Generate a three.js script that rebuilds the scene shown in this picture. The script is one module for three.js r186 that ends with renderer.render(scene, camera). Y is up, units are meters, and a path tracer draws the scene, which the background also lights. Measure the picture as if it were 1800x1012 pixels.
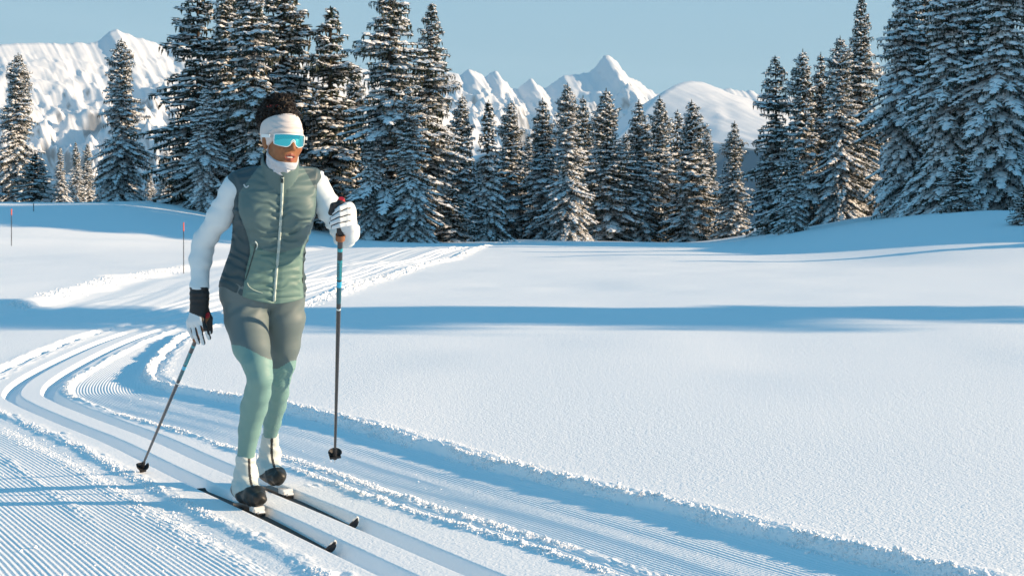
import * as THREE from 'three';
import { mergeGeometries } from 'three/addons/utils/BufferGeometryUtils.js';

// ---------------------------------------------------------------- camera, sky, sun, exposure
const scene = new THREE.Scene();
const EYE = 1.2, FOCAL = 2900, MIDX = 900, HORIZON = 390;           // eye height; focal length and principal point of the photograph
const camera = new THREE.PerspectiveCamera(2 * Math.atan(622 / FOCAL) * 180 / Math.PI, 1800 / 1244, 0.1, 30000);
camera.position.set(0, EYE, 0);
camera.setViewOffset(1800, 1244, 0, 232, 1800, 1012);               // level camera, lens shifted down
camera.focus = 6.95; camera.userData.fStop = 16;

const renderer = new THREE.WebGLRenderer({ antialias: true });
renderer.setSize(1024, 575);
renderer.toneMapping = THREE.LinearToneMapping;
renderer.toneMappingExposure = 1.8;
renderer.shadowMap.enabled = true;

const SUN_EL = 16 * Math.PI / 180, SUN_Z = 0.045;
const sunDir = new THREE.Vector3(Math.cos(SUN_EL), Math.sin(SUN_EL), SUN_Z).normalize();
const sun = new THREE.DirectionalLight(new THREE.Color().setRGB(1, 0.745, 0.49), 4.9);
sun.name = 'sun';
sun.position.copy(sunDir).multiplyScalar(200);
sun.castShadow = true;
sun.shadow.mapSize.set(4096, 4096);
Object.assign(sun.shadow.camera, { left: -60, right: 60, top: 60, bottom: -60, near: 1, far: 500 });
scene.add(sun); scene.add(sun.target);

{ // clear winter sky: pale near the horizon, deep blue overhead, a little brighter round the sun
  const W = 1024, H = 512, data = new Float32Array(W * H * 4), k = 1 / 1.8;
  const stops = [[-90, .40, .58, .66], [0, .43, .61, .685], [3, .405, .60, .695], [8, .35, .56, .70], [18, .19, .45, .655], [40, .08, .345, .60], [90, .035, .26, .53]];
  for (let j = 0; j < H; j++) {
    const el = (j + .5) / H * 180 - 90;
    let i = 0; while (i < stops.length - 2 && stops[i + 1][0] < el) i++;
    const a = stops[i], b = stops[i + 1]; let f = Math.min(1, Math.max(0, (el - a[0]) / (b[0] - a[0])));
    for (let x = 0; x < W; x++) {
      const az = ((x + .5) / W - .5) * 2 * Math.PI, e = el * Math.PI / 180;
      const c = Math.cos(e) * Math.cos(az) * sunDir.x + Math.sin(e) * sunDir.y + Math.cos(e) * Math.sin(az) * sunDir.z;
      const g = .10 * Math.pow(Math.max(0, c), 6);
      // faint high streaks of ice cloud
      const s = Math.max(0, Math.sin(el * 1.9 + Math.sin(az * 3) * 2.2 + az * 7)) ** 6 * .022 * Math.exp(-(((el - 6) / 5) ** 2));
      const o = (j * W + x) * 4;
      for (let q = 0; q < 3; q++) data[o + q] = (a[q + 1] + (b[q + 1] - a[q + 1]) * f + g + s) * k;
      data[o + 3] = 1;
    }
  }
  const sky = new THREE.DataTexture(data, W, H, THREE.RGBAFormat, THREE.FloatType);
  sky.mapping = THREE.EquirectangularReflectionMapping; sky.magFilter = THREE.LinearFilter; sky.minFilter = THREE.LinearFilter; sky.needsUpdate = true;
  scene.background = sky; scene.environment = sky;
}
scene.fog = new THREE.FogExp2(new THREE.Color().setRGB(.50, .73, .95), 0.00005);

// ---------------------------------------------------------------- helpers
const clamp = (x, a = 0, b = 1) => Math.min(b, Math.max(a, x));
const lerp = (a, b, t) => a + (b - a) * t;
const sstep = (a, b, x) => { const t = clamp((x - a) / (b - a)); return t * t * (3 - 2 * t); };
function rng(seed) { let s = seed >>> 0; return () => { s = (s + 0x6d2b79f5) | 0; let t = Math.imul(s ^ (s >>> 15), 1 | s); t = (t + Math.imul(t ^ (t >>> 7), 61 | t)) ^ t; return ((t ^ (t >>> 14)) >>> 0) / 4294967296; }; }
function hash(i, j, k) { let h = Math.imul(i, 374761393) ^ Math.imul(j, 668265263) ^ Math.imul(k, 2147483629 | 0); h = Math.imul(h ^ (h >>> 13), 1274126177); h = Math.imul(h ^ (h >>> 15), 0x2c1b3c6d); return ((h ^ (h >>> 16)) >>> 0) / 4294967296; }
function n2(x, y, s = 0) { // value noise, -1..1
  const i = Math.floor(x), j = Math.floor(y); let u = x - i, v = y - j; u = u * u * u * (u * (u * 6 - 15) + 10); v = v * v * v * (v * (v * 6 - 15) + 10);
  const a = hash(i, j, s), b = hash(i + 1, j, s), c = hash(i, j + 1, s), d = hash(i + 1, j + 1, s);
  return (a + (b - a) * u + (c - a) * v + (a - b - c + d) * u * v) * 2 - 1;
}
function n3(x, y, z, s = 0) {
  const k = Math.floor(z); let w = z - k; w = w * w * (3 - 2 * w);
  return lerp(n2(x, y, s + k * 57 + 11), n2(x, y, s + (k + 1) * 57 + 11), w);
}
function g2(x, y, s = 0) { // gradient noise, about -1..1
  const i = Math.floor(x), j = Math.floor(y), fx = x - i, fy = y - j, u = fx * fx * fx * (fx * (fx * 6 - 15) + 10), v = fy * fy * fy * (fy * (fy * 6 - 15) + 10);
  const d = (a, b) => { const t = hash(i + a, j + b, s) * 6.2832; return Math.cos(t) * (fx - a) + Math.sin(t) * (fy - b); };
  const a = d(0, 0), b = d(1, 0), c = d(0, 1), e = d(1, 1); return 1.5 * (a + (b - a) * u + (c - a) * v + (a - b - c + e) * u * v);
}
function ridged(x, y, s, o) { let r = 0, a = .5, w = 1; for (let i = 0; i < o; i++) { let n = 1 - Math.abs(g2(x, y, s + i * 17)); n *= n; n *= w; w = clamp(n * 1.8); r += n * a; a *= .52; x = x * 2.1 + 3.3; y = y * 2.1 + 7.7; } return r; } // 0..1
const fbm = (x, y, s, o = 4) => { let a = .5, r = 0; for (let i = 0; i < o; i++) { r += a * n2(x, y, s + i * 13); x = x * 2.03 + 5.1; y = y * 2.03 + 1.7; a *= .5; } return r; };
const P = (px, py, Z) => new THREE.Vector3((px - MIDX) * Z / FOCAL, EYE - (py - HORIZON) * Z / FOCAL, -Z);   // a pixel of the photograph at a distance
function curve(pts) { // smooth curve through [z, x] pairs
  const n = pts.length, m = pts.map((p, i) => i === 0 ? (pts[1][1] - p[1]) / (pts[1][0] - p[0]) : i === n - 1 ? (p[1] - pts[i - 1][1]) / (p[0] - pts[i - 1][0]) : (pts[i + 1][1] - pts[i - 1][1]) / (pts[i + 1][0] - pts[i - 1][0]));
  return (z) => {
    if (z <= pts[0][0]) return pts[0][1] + m[0] * (z - pts[0][0]);
    if (z >= pts[n - 1][0]) return pts[n - 1][1] + m[n - 1] * (z - pts[n - 1][0]);
    let i = 0; while (pts[i + 1][0] < z) i++;
    const h = pts[i + 1][0] - pts[i][0], t = (z - pts[i][0]) / h, t2 = t * t, t3 = t2 * t;
    return (2 * t3 - 3 * t2 + 1) * pts[i][1] + (t3 - 2 * t2 + t) * h * m[i] + (3 * t2 - 2 * t3) * pts[i + 1][1] + (t3 - t2) * h * m[i + 1];
  };
}
const used = {};
function numbered(name) { const n = used[name] = (used[name] ?? -1) + 1; return n ? name + '_' + String(n).padStart(3, '0') : name; }
function mat(r, g, b, rough = .8, more = {}) { const m = new THREE.MeshPhysicalMaterial({ roughness: rough, ...more }); m.color.setRGB(r, g, b); return m; }
function mesh(name, geometry, material, parent = scene) {
  const m = new THREE.Mesh(geometry, material); m.name = parent === scene ? numbered(name) : name;
  m.castShadow = m.receiveShadow = true; parent.add(m); return m;
}
function tag(o, label, category, group) { o.userData.label = label; if (category) o.userData.category = category; if (group) o.userData.group = group; return o; }
function thing(name, label, category, pos, group) { const o = new THREE.Group(); o.name = numbered(name); o.position.copy(pos); scene.add(o); return tag(o, label, category, group); }
function geo(pos, idx, extra = {}) {
  const g = new THREE.BufferGeometry(); g.setAttribute('position', new THREE.BufferAttribute(pos instanceof Float32Array ? pos : new Float32Array(pos), 3));
  if (idx) g.setIndex(idx instanceof Uint32Array ? new THREE.BufferAttribute(idx, 1) : idx);
  for (const k in extra) g.setAttribute(k, new THREE.BufferAttribute(extra[k] instanceof Float32Array ? extra[k] : new Float32Array(extra[k]), k === 'uv' ? 2 : 3));
  if (!extra.normal) g.computeVertexNormals();
  return g;
}
// ---------------------------------------------------------------- snow material: fine grain as relief
function tileNoise(N, cells, seed) { // smooth noise that repeats over N texels
  const out = new Float32Array(N * N);
  for (let y = 0; y < N; y++) { const gy = y / N * cells, j = Math.floor(gy); let v = gy - j; v = v * v * (3 - 2 * v); const j1 = (j + 1) % cells;
    for (let x = 0; x < N; x++) { const gx = x / N * cells, i = Math.floor(gx); let u = gx - i; u = u * u * (3 - 2 * u); const i1 = (i + 1) % cells;
      const a = hash(i, j, seed), b = hash(i1, j, seed), c = hash(i, j1, seed), d = hash(i1, j1, seed);
      out[y * N + x] = a + (b - a) * u + (c - a) * v + (a - b - c + d) * u * v; } }
  return out;
}
function grainTexture(N, layers, metres) {
  const sum = new Float32Array(N * N); for (const [cells, w, s] of layers) { const t = tileNoise(N, cells, s); for (let i = 0; i < sum.length; i++) sum[i] += t[i] * w; }
  const d = new Uint8Array(N * N * 4); for (let i = 0; i < sum.length; i++) { const v = clamp(sum[i]) * 255; d[i * 4] = d[i * 4 + 1] = d[i * 4 + 2] = v; d[i * 4 + 3] = 255; }
  const t = new THREE.DataTexture(d, N, N); t.wrapS = t.wrapT = THREE.RepeatWrapping; t.magFilter = THREE.LinearFilter; t.minFilter = THREE.LinearFilter; t.repeat.set(1 / metres, 1 / metres); t.needsUpdate = true; return t;
}
const snowGrain = grainTexture(1024, [[400, .34, 1], [190, .32, 2], [80, .22, 3], [24, .12, 4]], 1.9);
const snowMat = mat(.90, .90, .905, .75, { bumpMap: snowGrain, bumpScale: .0048, specularIntensity: .35 }); snowMat.name = 'snow';
const pisteMat = mat(.90, .90, .905, .7, { bumpMap: snowGrain, bumpScale: .0028, specularIntensity: .4 }); pisteMat.name = 'groomed_snow';
const snowPlain = mat(.88, .88, .89, .8, { specularIntensity: .3 }); snowPlain.name = 'snow_clump';

// ---------------------------------------------------------------- the lie of the land
const trackX = curve([[3, 1.27], [4.4, .42], [5.6, -.24], [6.1, -.505], [6.96, -.955], [7.57, -1.275], [8.29, -1.66], [9.16, -2.13], [10.1, -2.66], [10.9, -3.09], [11.6, -3.39], [12.75, -3.63], [14.7, -3.85], [16.9, -4.02], [20.5, -4.2], [24, -4.12], [29, -3.75], [42, -3.5], [61, -2.5], [75, -1.6], [95, .5], [140, 6], [200, 16]]);
const bermX = curve([[3.00, 2.98], [4.40, 2.10], [5.30, 1.560], [5.70, 1.310], [6.29, 0.936], [6.86, 0.603], [7.27, 0.333], [8.09, -0.114], [8.94, -0.593], [10.13, -1.321], [10.82, -1.778], [11.34, -2.205], [11.86, -2.538], [12.38, -2.746], [13.16, -2.912], [15.70, -3.286], [17.78, -3.432], [20.00, -3.350], [25.00, -3.150], [35.00, -2.900], [50.00, -2.200], [70.00, -1.200], [95.00, 1.200], [140.00, 8.000], [200.00, 19.000]]);
const pisteX = curve([[15, -6.6], [20.5, -6.7], [22.5, -6.9], [24.5, -7], [27.8, -7.2], [34.8, -8], [41, -8.5], [50, -9], [60, -9], [80, -7], [100, -4]]);
const ridgeR = curve([[4, .56], [5.9, .5], [6.8, .42], [8.1, .40], [9.3, .32], [10.5, .25], [12, .25], [14, .28], [30, .35]]);
const trackSlope = (Z) => (trackX(Z + .05) - trackX(Z - .05)) / .1;
const GAUGE = .13, GROOVE = .05;
function rough(x, Z, s) { return Math.abs(n2(x * 24, Z * 24, s)) * .5 + Math.abs(n2(x * 52, Z * 52, s + 3)) * .45 + Math.max(0, n2(x * 9, Z * 9, s + 5)) * .4; }
function land(x, Z) { // the broad shape, without the tracks
  let h = 0;
  h += 2.0 * sstep(-7, -22, x) * sstep(52, 92, Z) + .5 * sstep(-2, -12, x) * sstep(58, 85, Z);
  h += 1.55 * sstep(8.5, 19.5, x + 1.6 * Math.sin(Z * .05)) * sstep(38, 66, Z) * (1 - .6 * sstep(95, 140, Z));
  h += sstep(9, 22, Z) * (.05 * n2(x * .22 + 3, Z * .13, 21) + .05 * n2(x * .09, Z * .07, 22)) + .22 * sstep(30, 70, Z) * n2(x * .07, Z * .045, 23);
  h += .014 * n2(x * .8, Z * .5, 24) * sstep(5, 9, Z);
  h += .14 * Math.exp(-(((Z - 66 + x * -.35 - 5) / 1.4) ** 2)) * sstep(-9, -13, x);                 // an old bank that catches the sun
  h += 12 * sstep(28, 47, x) * sstep(66, 71, Z) * (1 - sstep(79, 85, Z)) + 6 * sstep(.34 * Z + 1, .34 * Z + 12, x) * sstep(37, 60, Z) * (1 - sstep(82, 90, Z));   // a wooded slope rises to the right
  const R = Math.hypot(x, Z - 40);
  h -= 70 * sstep(120, 420, R) ** 1.4 + 190 * sstep(300, 1600, R);                               // the plateau falls away behind the trees
  return h;
}
const poleHoles = []; { const r = rng(91); for (let Z = 5.4; Z < 13; Z += .62 + .5 * r()) for (const side of Z % .9 < .3 ? [-1, 1] : [-1]) { const z = Z + .3 * r(), k = Math.sqrt(1 + trackSlope(z) ** 2); poleHoles.push([trackX(z) + side * (.30 + .035 * r() + (side > 0 ? -.02 : 0)) * k, z, .016 + .012 * r()]); } }
function ground(x, Z) {
  let h = land(x, Z);
  if (Z < 3 || Z > 130) return h;
  const sl = trackSlope(Z), c = 1 / Math.sqrt(1 + sl * sl), t = (x - trackX(Z)) * c, tb = (bermX(Z) - trackX(Z)) * c;
  const tl = -.36, tr = ridgeR(Z), near = 1 - sstep(11, 13, Z), far = 1 - sstep(70, 100, Z);
  const wob = .02 * n2(x * 3, Z * 3, 31) + .012 * n2(x * 9, Z * 9, 32);
  let snow = .030 + .008 * n2(x * .5, Z * .5, 33);                                                 // untouched snow beside the trail
  let p = 0;
  if (t > tb - .5) { // right bank: crumbled crest, a little trench, then the snowfield
    const u = t - tb + wob, q = sstep(-.03, 0.005, u);
    p = snow * q;
    if (u > -.16 && u < .36) p += q * ((.008 + .034 * rough(x, Z, 40)) * Math.exp(-(((u - .02) / .026) ** 2)) - .042 * Math.exp(-(((u - .085) / .026) ** 2)) * (.7 + .5 * n2(x * 2, Z * 2, 41)) + .012 * rough(x, Z, 43) * Math.exp(-(((u - .15) / .045) ** 2)));
    if (u < 0) p += .008 * (1 - q) * rough(x, Z, 42) * sstep(-.16, -.02, u);
  }
  if (t < tb + .05 && t > -2.2) {
    let b = 0;
    for (const s of [-1, 1]) { const u = Math.abs(t - s * GAUGE); if (u < .09) b -= GROOVE * (1 - sstep(.024, .064, u)); }
    const pitch = .0215, ph = 2 * Math.PI * (t + .006 * n2(x * .35, Z * .35, 50)) / pitch, cord = (Math.cos(ph) * .75 + .25 * Math.cos(2 * ph + .6));
    if (t > tr) {
      const e = sstep(tr, tr + .06, t);
      const dip = -.006 * Math.exp(-(((t - lerp(tr, tb, .62) - .03 * n2(x * .4, Z * .4, 52)) / .07) ** 2)) * sstep(.3, .6, tb - tr);
      b += e * (-.012 + cord * .0019 * (.85 + .3 * n2(t * 5, x * .35, 51)) + dip) * (1 - sstep(-.12, 0, t - tb));
      b += .020 * rough(x, Z, 53) * Math.exp(-(((t - tr + wob) / .04) ** 2));
      if (Z < 9.5) b += .020 * rough(x, Z, 54) * Math.exp(-(((t - tr - .15 + wob) / .04) ** 2)) * (1 - sstep(7.5, 9.5, Z));
      if (Z > 18) b *= 1 - .6 * sstep(18, 24, Z);
    } else if (t > tr - .1) b += .020 * rough(x, Z, 53) * Math.exp(-(((t - tr + wob) / .035) ** 2));
    if (t < tl + .12) {
      const e = sstep(tl + .01, tl - .05, t + wob * .6);
      b += .012 * rough(x, Z, 55) * Math.exp(-(((t - tl - .02 + wob) / .04) ** 2));
      b += near * e * (-.009 - .006 * Math.exp(-(((t - tl + .12) / .05) ** 2)) + cord * .0018 * sstep(tl - .05, tl - .2, t)
        + .010 * rough(x, Z, 56) * Math.exp(-(((t - tl + .16 + wob) / .06) ** 2)) * sstep(.05, .5, n2(x * 1.2, Z * 1.2, 57) + .45)
        + .011 * rough(x, Z, 58) * Math.exp(-(((t - tl + .42 + .05 * n2(Z, x, 3)) / .04) ** 2)) * sstep(-.2, .5, n2(x * .9, Z * .9, 59)));
      b += (1 - near) * e * (.02 - .05 * Math.exp(-(((t - tl + .07 + wob) / .045) ** 2)) + .02 * rough(x, Z, 60) * Math.exp(-(((t - tl + .08) / .08) ** 2)));
    }
    p = Math.max(p, 0) * sstep(tb - .2, tb - .02, t) + b * (1 - sstep(tb - .06, tb + .03, t));
  }
  if (Z < 13.5) for (const [hx, hz, w] of poleHoles) { const d = Math.hypot(x - hx, (Z - hz) * .7); if (d < .12) h += -.022 * (1 - sstep(w * .4, w, d)) + .004 * Math.exp(-(((d - w * 1.5) / .012) ** 2)); }
  h += p * far;
  // the broad groomed piste further back and its left bank
  const px = pisteX(Z), pz = sstep(18.5, 23, Z) * (1 - sstep(60, 80, Z)), v = x - px + .25 * n2(x * 2, Z * .7, 61);
  if (pz > 0 && x < px + 2) h += pz * (.11 * sstep(.25, -.25, v) + .020 * rough(x, Z * .6, 62) * Math.exp(-((v / .3) ** 2)));
  if (pz > 0 && x > px && t < -.4) { // old tracks on it
    const s = Math.sin((x - px) * 9 + n2(Z * .1, 3, 4)); h += pz * .008 * s * s * s;
    for (const o of [-1.0, -.76]) h -= pz * .02 * Math.exp(-(((t - o * (1 + .02 * (Z - 25))) / .05) ** 2));
  }
  if (Z > 24 && Z < 90) { const w = x - bermX(Z) - .15; h += .06 * rough(x, Z * .5, 63) * Math.exp(-((w / .22) ** 2)) * sstep(24, 30, Z) * far; }
  return h;
}

{ // one sheet: rows across the view, columns that follow the trail so that its grooves stay sharp
  const cols = [], rows = [];
  { let t = -1.75; const mid = []; for (; t < 1.5; t += .0044) mid.push(t);
    let d = .0046, x = 1.5; const right = []; while (x < 2600) { right.push(x); d *= 1.05; x += d; }
    d = .0046; x = -1.75; const left = []; while (x > -2600) { d *= 1.05; x -= d; left.push(x); }
    cols.push(...left.reverse(), ...mid, ...right); }
  { let z = 5.25; const near = []; while (z < 2600) { near.push(z); z += z < 30 ? .02 * (z / 6) ** 1.55 : .02 * 5 ** 1.55 * (z / 30) ** 1.9; }
    const back = []; z = 5.25; let d = .04; while (z > -400) { d *= 1.12; z -= d; back.push(z); }
    rows.push(...back.reverse(), ...near); }
  const nc = cols.length, nr = rows.length, pos = new Float32Array(nc * nr * 3), uv = new Float32Array(nc * nr * 2);
  rows.forEach((Z, j) => {
    const Zt = clamp(Z, 3, 140), cx = trackX(Zt), k = Math.sqrt(1 + trackSlope(Zt) ** 2);
    cols.forEach((t, i) => {
      const x = cx * (1 - sstep(30, 300, Math.abs(t))) + t * k, o = j * nc + i;
      pos[o * 3] = x; pos[o * 3 + 1] = ground(x, Z); pos[o * 3 + 2] = -Z; uv[o * 2] = x; uv[o * 2 + 1] = Z;
    });
  });
  const idx = new Uint32Array((nc - 1) * (nr - 1) * 6); let q = 0, split = 0;
  const onTrail = rows.map((Z) => { const c = clamp(Z, 3, 140), k = Math.sqrt(1 + trackSlope(c) ** 2); return [(c > 18 ? pisteX(c) - trackX(c) : c > 12 ? -.5 * k : -9) / k, (bermX(c) - trackX(c)) / k + .02]; });
  for (const pass of [0, 1]) { split = q; for (let j = 0; j < nr - 1; j++) for (let i = 0; i < nc - 1; i++) { if ((cols[i] > onTrail[j][0] && cols[i] < onTrail[j][1] ? 1 : 0) !== pass) continue; const a = j * nc + i, b = a + 1, c = a + nc, d = c + 1; idx[q++] = a; idx[q++] = b; idx[q++] = d; idx[q++] = a; idx[q++] = d; idx[q++] = c; } }
  const gg = geo(pos, idx, { uv }); gg.addGroup(0, split, 0); gg.addGroup(split, q - split, 1);
  const g = mesh('snow_ground', gg, [snowMat, pisteMat]); g.userData.kind = 'structure';
  tag(g, 'white snowfield with a groomed ski trail of corduroy and two grooves');
  console.log('ground', nc, nr, nc * nr * 2);
}
{ // loose crumbs of snow along the banks
  const r = rng(5), shape = new THREE.IcosahedronGeometry(1, 0), p = shape.attributes.position, m4 = [];
  for (let i = 0; i < p.count; i++) { const k = .75 + .5 * hash(Math.round(p.getX(i) * 9), Math.round(p.getY(i) * 9), Math.round(p.getZ(i) * 9)); p.setXYZ(i, p.getX(i) * k, p.getY(i) * k, p.getZ(i) * k); }
  shape.computeVertexNormals();
  const put = (x, Z, s) => { const o = new THREE.Object3D(); o.position.set(x, ground(x, Z) + s * .35, -Z); o.rotation.set(r() * 6, r() * 6, r() * 6); o.scale.set(s * (.8 + .5 * r()), s * (.6 + .4 * r()), s * (.8 + .5 * r())); o.updateMatrix(); m4.push(o.matrix.clone()); };
  const gauss = () => (r() + r() + r() - 1.5) / 1.5;
  const strew = (n, z0, z1, line, spread, size) => { for (let i = 0; i < n; i++) { const Z = z0 + (z1 - z0) * r() ** 1.3, k = Math.sqrt(1 + trackSlope(Z) ** 2); if (n2(Z * 2.2, n, 9) < -.35) continue; put(line(Z, k) + spread * gauss() * k, Z, size * (.3 + r() * .7 + 1.1 * r() ** 7)); } };
  strew(11000, 5.3, 17, (Z) => bermX(Z) + .03, .055, .0062);
  strew(4500, 5.3, 14, (Z, k) => bermX(Z) - .01 * k, .05, .005);
  strew(900, 5.3, 13, (Z) => bermX(Z) + .15, .12, .0055);
  strew(8000, 5.3, 13, (Z, k) => trackX(Z) + ridgeR(Z) * k, .045, .0045);
  strew(5000, 5.3, 8.6, (Z, k) => trackX(Z) + (ridgeR(Z) + .15) * k, .05, .0045);
  strew(2600, 5.3, 11.5, (Z, k) => trackX(Z) - .36 * k, .05, .0042);
  strew(1200, 5.3, 10.5, (Z, k) => trackX(Z) - .52 * k, .12, .0042);
  strew(220, 5.3, 12, (Z, k) => trackX(Z) + .7 * k, .5, .0035);
  strew(160, 5.3, 9, (Z, k) => trackX(Z) - 1.0 * k, .7, .005);
  strew(1500, 22, 44, (Z) => pisteX(Z), .3, .018);
  strew(1400, 22, 60, (Z) => bermX(Z) + .15, .22, .02);
  const im = new THREE.InstancedMesh(shape, snowPlain, m4.length); m4.forEach((m, i) => im.setMatrixAt(i, m)); im.name = 'snow_crumbs'; im.castShadow = im.receiveShadow = true;
  im.userData.kind = 'stuff'; tag(im, 'loose crumbs of snow scattered along the banks of the groomed trail'); scene.add(im);
}
// ---------------------------------------------------------------- mountains and the wooded hill below them
function mountain(name, label, ridge, D0, D1, len, drop, o) { // ridge: [px, py] of the skyline, standing D0 (left) to D1 (right) metres away
  const line = curve(ridge), x0 = ridge[0][0], x1 = ridge[ridge.length - 1][0], nu = o.nu ?? 420, nv = o.nv ?? 240, back = 10;
  const pos = [], col = [], idx = []; const A = [], D = (px) => lerp(D0, D1, (px - x0) / (x1 - x0));
  const e0 = P(x0, 0, D0), e1 = P(x1, 0, D1), s = new THREE.Vector2(e1.x - e0.x, e1.z - e0.z).normalize(), fx = -s.y, fz = s.x;   // downhill direction, towards the viewer
  const W = (x1 - x0) * (D0 + D1) / 2 / FOCAL;
  for (let i = 0; i <= nu; i++) {
    const u = i / nu, px = lerp(x0, x1, u), d = D(px), top = P(px, line(px), d), m = u * W; let sm = 0; for (let q = -8; q <= 8; q++) sm += line(clamp(px + q * 16, x0, x1)) / 17; const even = P(px, sm + 3, d).y; // metres along the ridge
    const jag = o.jag * (1.1 * (1 - ridged(m / 110, 1, o.seed, 6)) + .9 * (1 - ridged(m / 38, 2, o.seed, 4))) * clamp(o.rocky ? o.rocky(px) : 1);
    for (let k = -back; k <= nv; k++) {
      const v = k / nv, dist = v * len;
      let y = top.y - jag;
      if (k < 0) y += v * drop * 1.6; else {
        y += (even - top.y) * sstep(0, .32, v);
        const X = top.x + fx * dist, Zw = top.z + fz * dist, env = sstep(-.02, .30, v), w1 = g2(X / o.spur / 1.6, Zw / o.spur / 1.6, o.seed + 2) * .35;
        // ribs and gullies: finer along the ridge than down the slope
        const wv = g2(X / 160, Zw / 160, o.seed + 21) * .12 + w1, rr = ridged(m / o.spur + wv + v * o.lean, dist / (o.spur * 1.25) + wv, o.seed + 3, 7), fine = ridged(m / (o.spur * .3) + wv * 3 + v * o.lean * 3, dist / (o.spur * .36) + wv * 2, o.seed + 31, 6), sub = g2(m / o.spur / 2.6, dist / o.spur / 2.6, o.seed + 8);
        y -= drop * Math.pow(v, o.pow ?? .85) * (.80 + .20 * v);
        y -= drop * o.relief * env * ((1 - rr) * (.75 + .5 * sub) + (o.fine ?? .34) * (1 - fine));
        y -= drop * (o.crag ?? .05) * sstep(.0, .08, v) * (1 - ridged(X / 55 + wv * 4, Zw / 55, o.seed + 44, 4)) * (o.fine > .2 ? 1 : .2);
        const crag = clamp(g2(X / 330, Zw / 330, o.seed + 7) * 1.3 + .35);
        y += drop * (o.crag ?? .05) * 1.6 * (ridged(X / 80, Zw / 80, o.seed + 6, 5) - .4) * env * crag;
      }
      pos.push(top.x + fx * dist, y, top.z + fz * dist);
    }
  }
  const n = nv + back + 1;
  for (let i = 0; i < nu; i++) for (let k = 0; k < n - 1; k++) { const a = i * n + k, b = a + n; idx.push(a, a + 1, b + 1, a, b + 1, b); }
  const g = geo(pos, idx), nor = g.attributes.normal;
  for (let i = 0; i <= nu; i++) for (let k = 0; k < n; k++) {
    const q = i * n + k, up = nor.getY(q), u = i / nu, m = u * W, v = (k - back) / nv;
    const hx = pos[q * 3], hz = pos[q * 3 + 2], rk = sstep(.03, -.03, up - o.rock + .20 * g2(hx / 120, hz / 120, 81) + .16 * g2(hx / 30, hz / 30, 82)) * .9;
    const tr = o.trees ? sstep(o.trees, o.trees + .12, v + .16 * n2(m / 90, v * 5, 83) + .06 * n2(m / 16, v * 40, 84)) : 0;
    const c = [lerp(.70, .135, rk), lerp(.71, .14, rk), lerp(.74, .15, rk)], f = [.14, .18, .21];
    for (let z = 0; z < 3; z++) col.push(lerp(c[z], f[z], tr));
  }
  g.setAttribute('color', new THREE.BufferAttribute(new Float32Array(col), 3));
  const mm = mesh(name, g, mat(1, 1, 1, .9, { vertexColors: true, specularIntensity: .2 })); mm.userData.kind = 'structure'; tag(mm, label); return mm;
}
mountain('snowy_mountain', 'broad snow covered mountain with gullied face on the left', [[-700, 190], [-420, 120], [-200, 100], [-60, 84], [0, 74], [60, 72], [130, 72], [170, 66], [203, 48], [240, 62], [285, 74], [300, 66], [330, 66], [365, 76], [430, 82], [520, 96], [620, 112], [720, 150], [860, 240], [1000, 330]], 4200, 5800, 1700, 620, { seed: 3, jag: 7, spur: 330, lean: 1.2, relief: .24, fine: .36, crag: .024, rock: .34, pow: .82, nu: 720, nv: 150 });
mountain('snowy_mountain', 'jagged snowy range with a sharp rocky summit above the middle trees', [[500, 190], [640, 150], [740, 130], [782, 118], [808, 124], [824, 116], [842, 124], [856, 128], [872, 119], [888, 138], [905, 146], [922, 138], [936, 134], [950, 143], [975, 139], [990, 126], [1005, 124], [1025, 124], [1048, 106], [1062, 94], [1076, 94], [1092, 112], [1106, 130], [1122, 134], [1140, 150], [1160, 160], [1190, 152], [1240, 148], [1290, 152], [1340, 158], [1420, 168], [1560, 186], [1800, 160], [2100, 150], [2500, 210]], 6500, 8200, 2500, 850, { seed: 17, jag: 17, spur: 420, lean: -.5, relief: .17, fine: .75, rock: .42, pow: .85, nu: 720, nv: 160 });
mountain('snowy_mountain', 'smooth white rounded mountain beside the sharp summit', [[1000, 330], [1060, 262], [1110, 215], [1150, 172], [1180, 152], [1212, 141], [1235, 142], [1268, 156], [1300, 166], [1350, 184], [1420, 206], [1500, 236], [1600, 270], [1760, 330]], 4300, 6000, 1700, 460, { seed: 29, jag: 3, spur: 420, lean: .4, relief: .10, rock: .15, trees: .66, fine: .12, nu: 320, nv: 110 });
mountain('wooded_hill', 'blue wooded hill with snowy clearings below the rounded mountain', [[-400, 330], [0, 318], [300, 306], [560, 300], [760, 285], [860, 268], [960, 250], [1060, 252], [1160, 250], [1240, 246], [1330, 262], [1420, 262], [1520, 250], [1700, 240], [2000, 230], [2400, 260]], 3600, 1500, 520, 250, { seed: 41, jag: 0, spur: 210, lean: .5, relief: .16, rock: .1, trees: -.1, pow: .95, nu: 420, nv: 90 });
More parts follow.
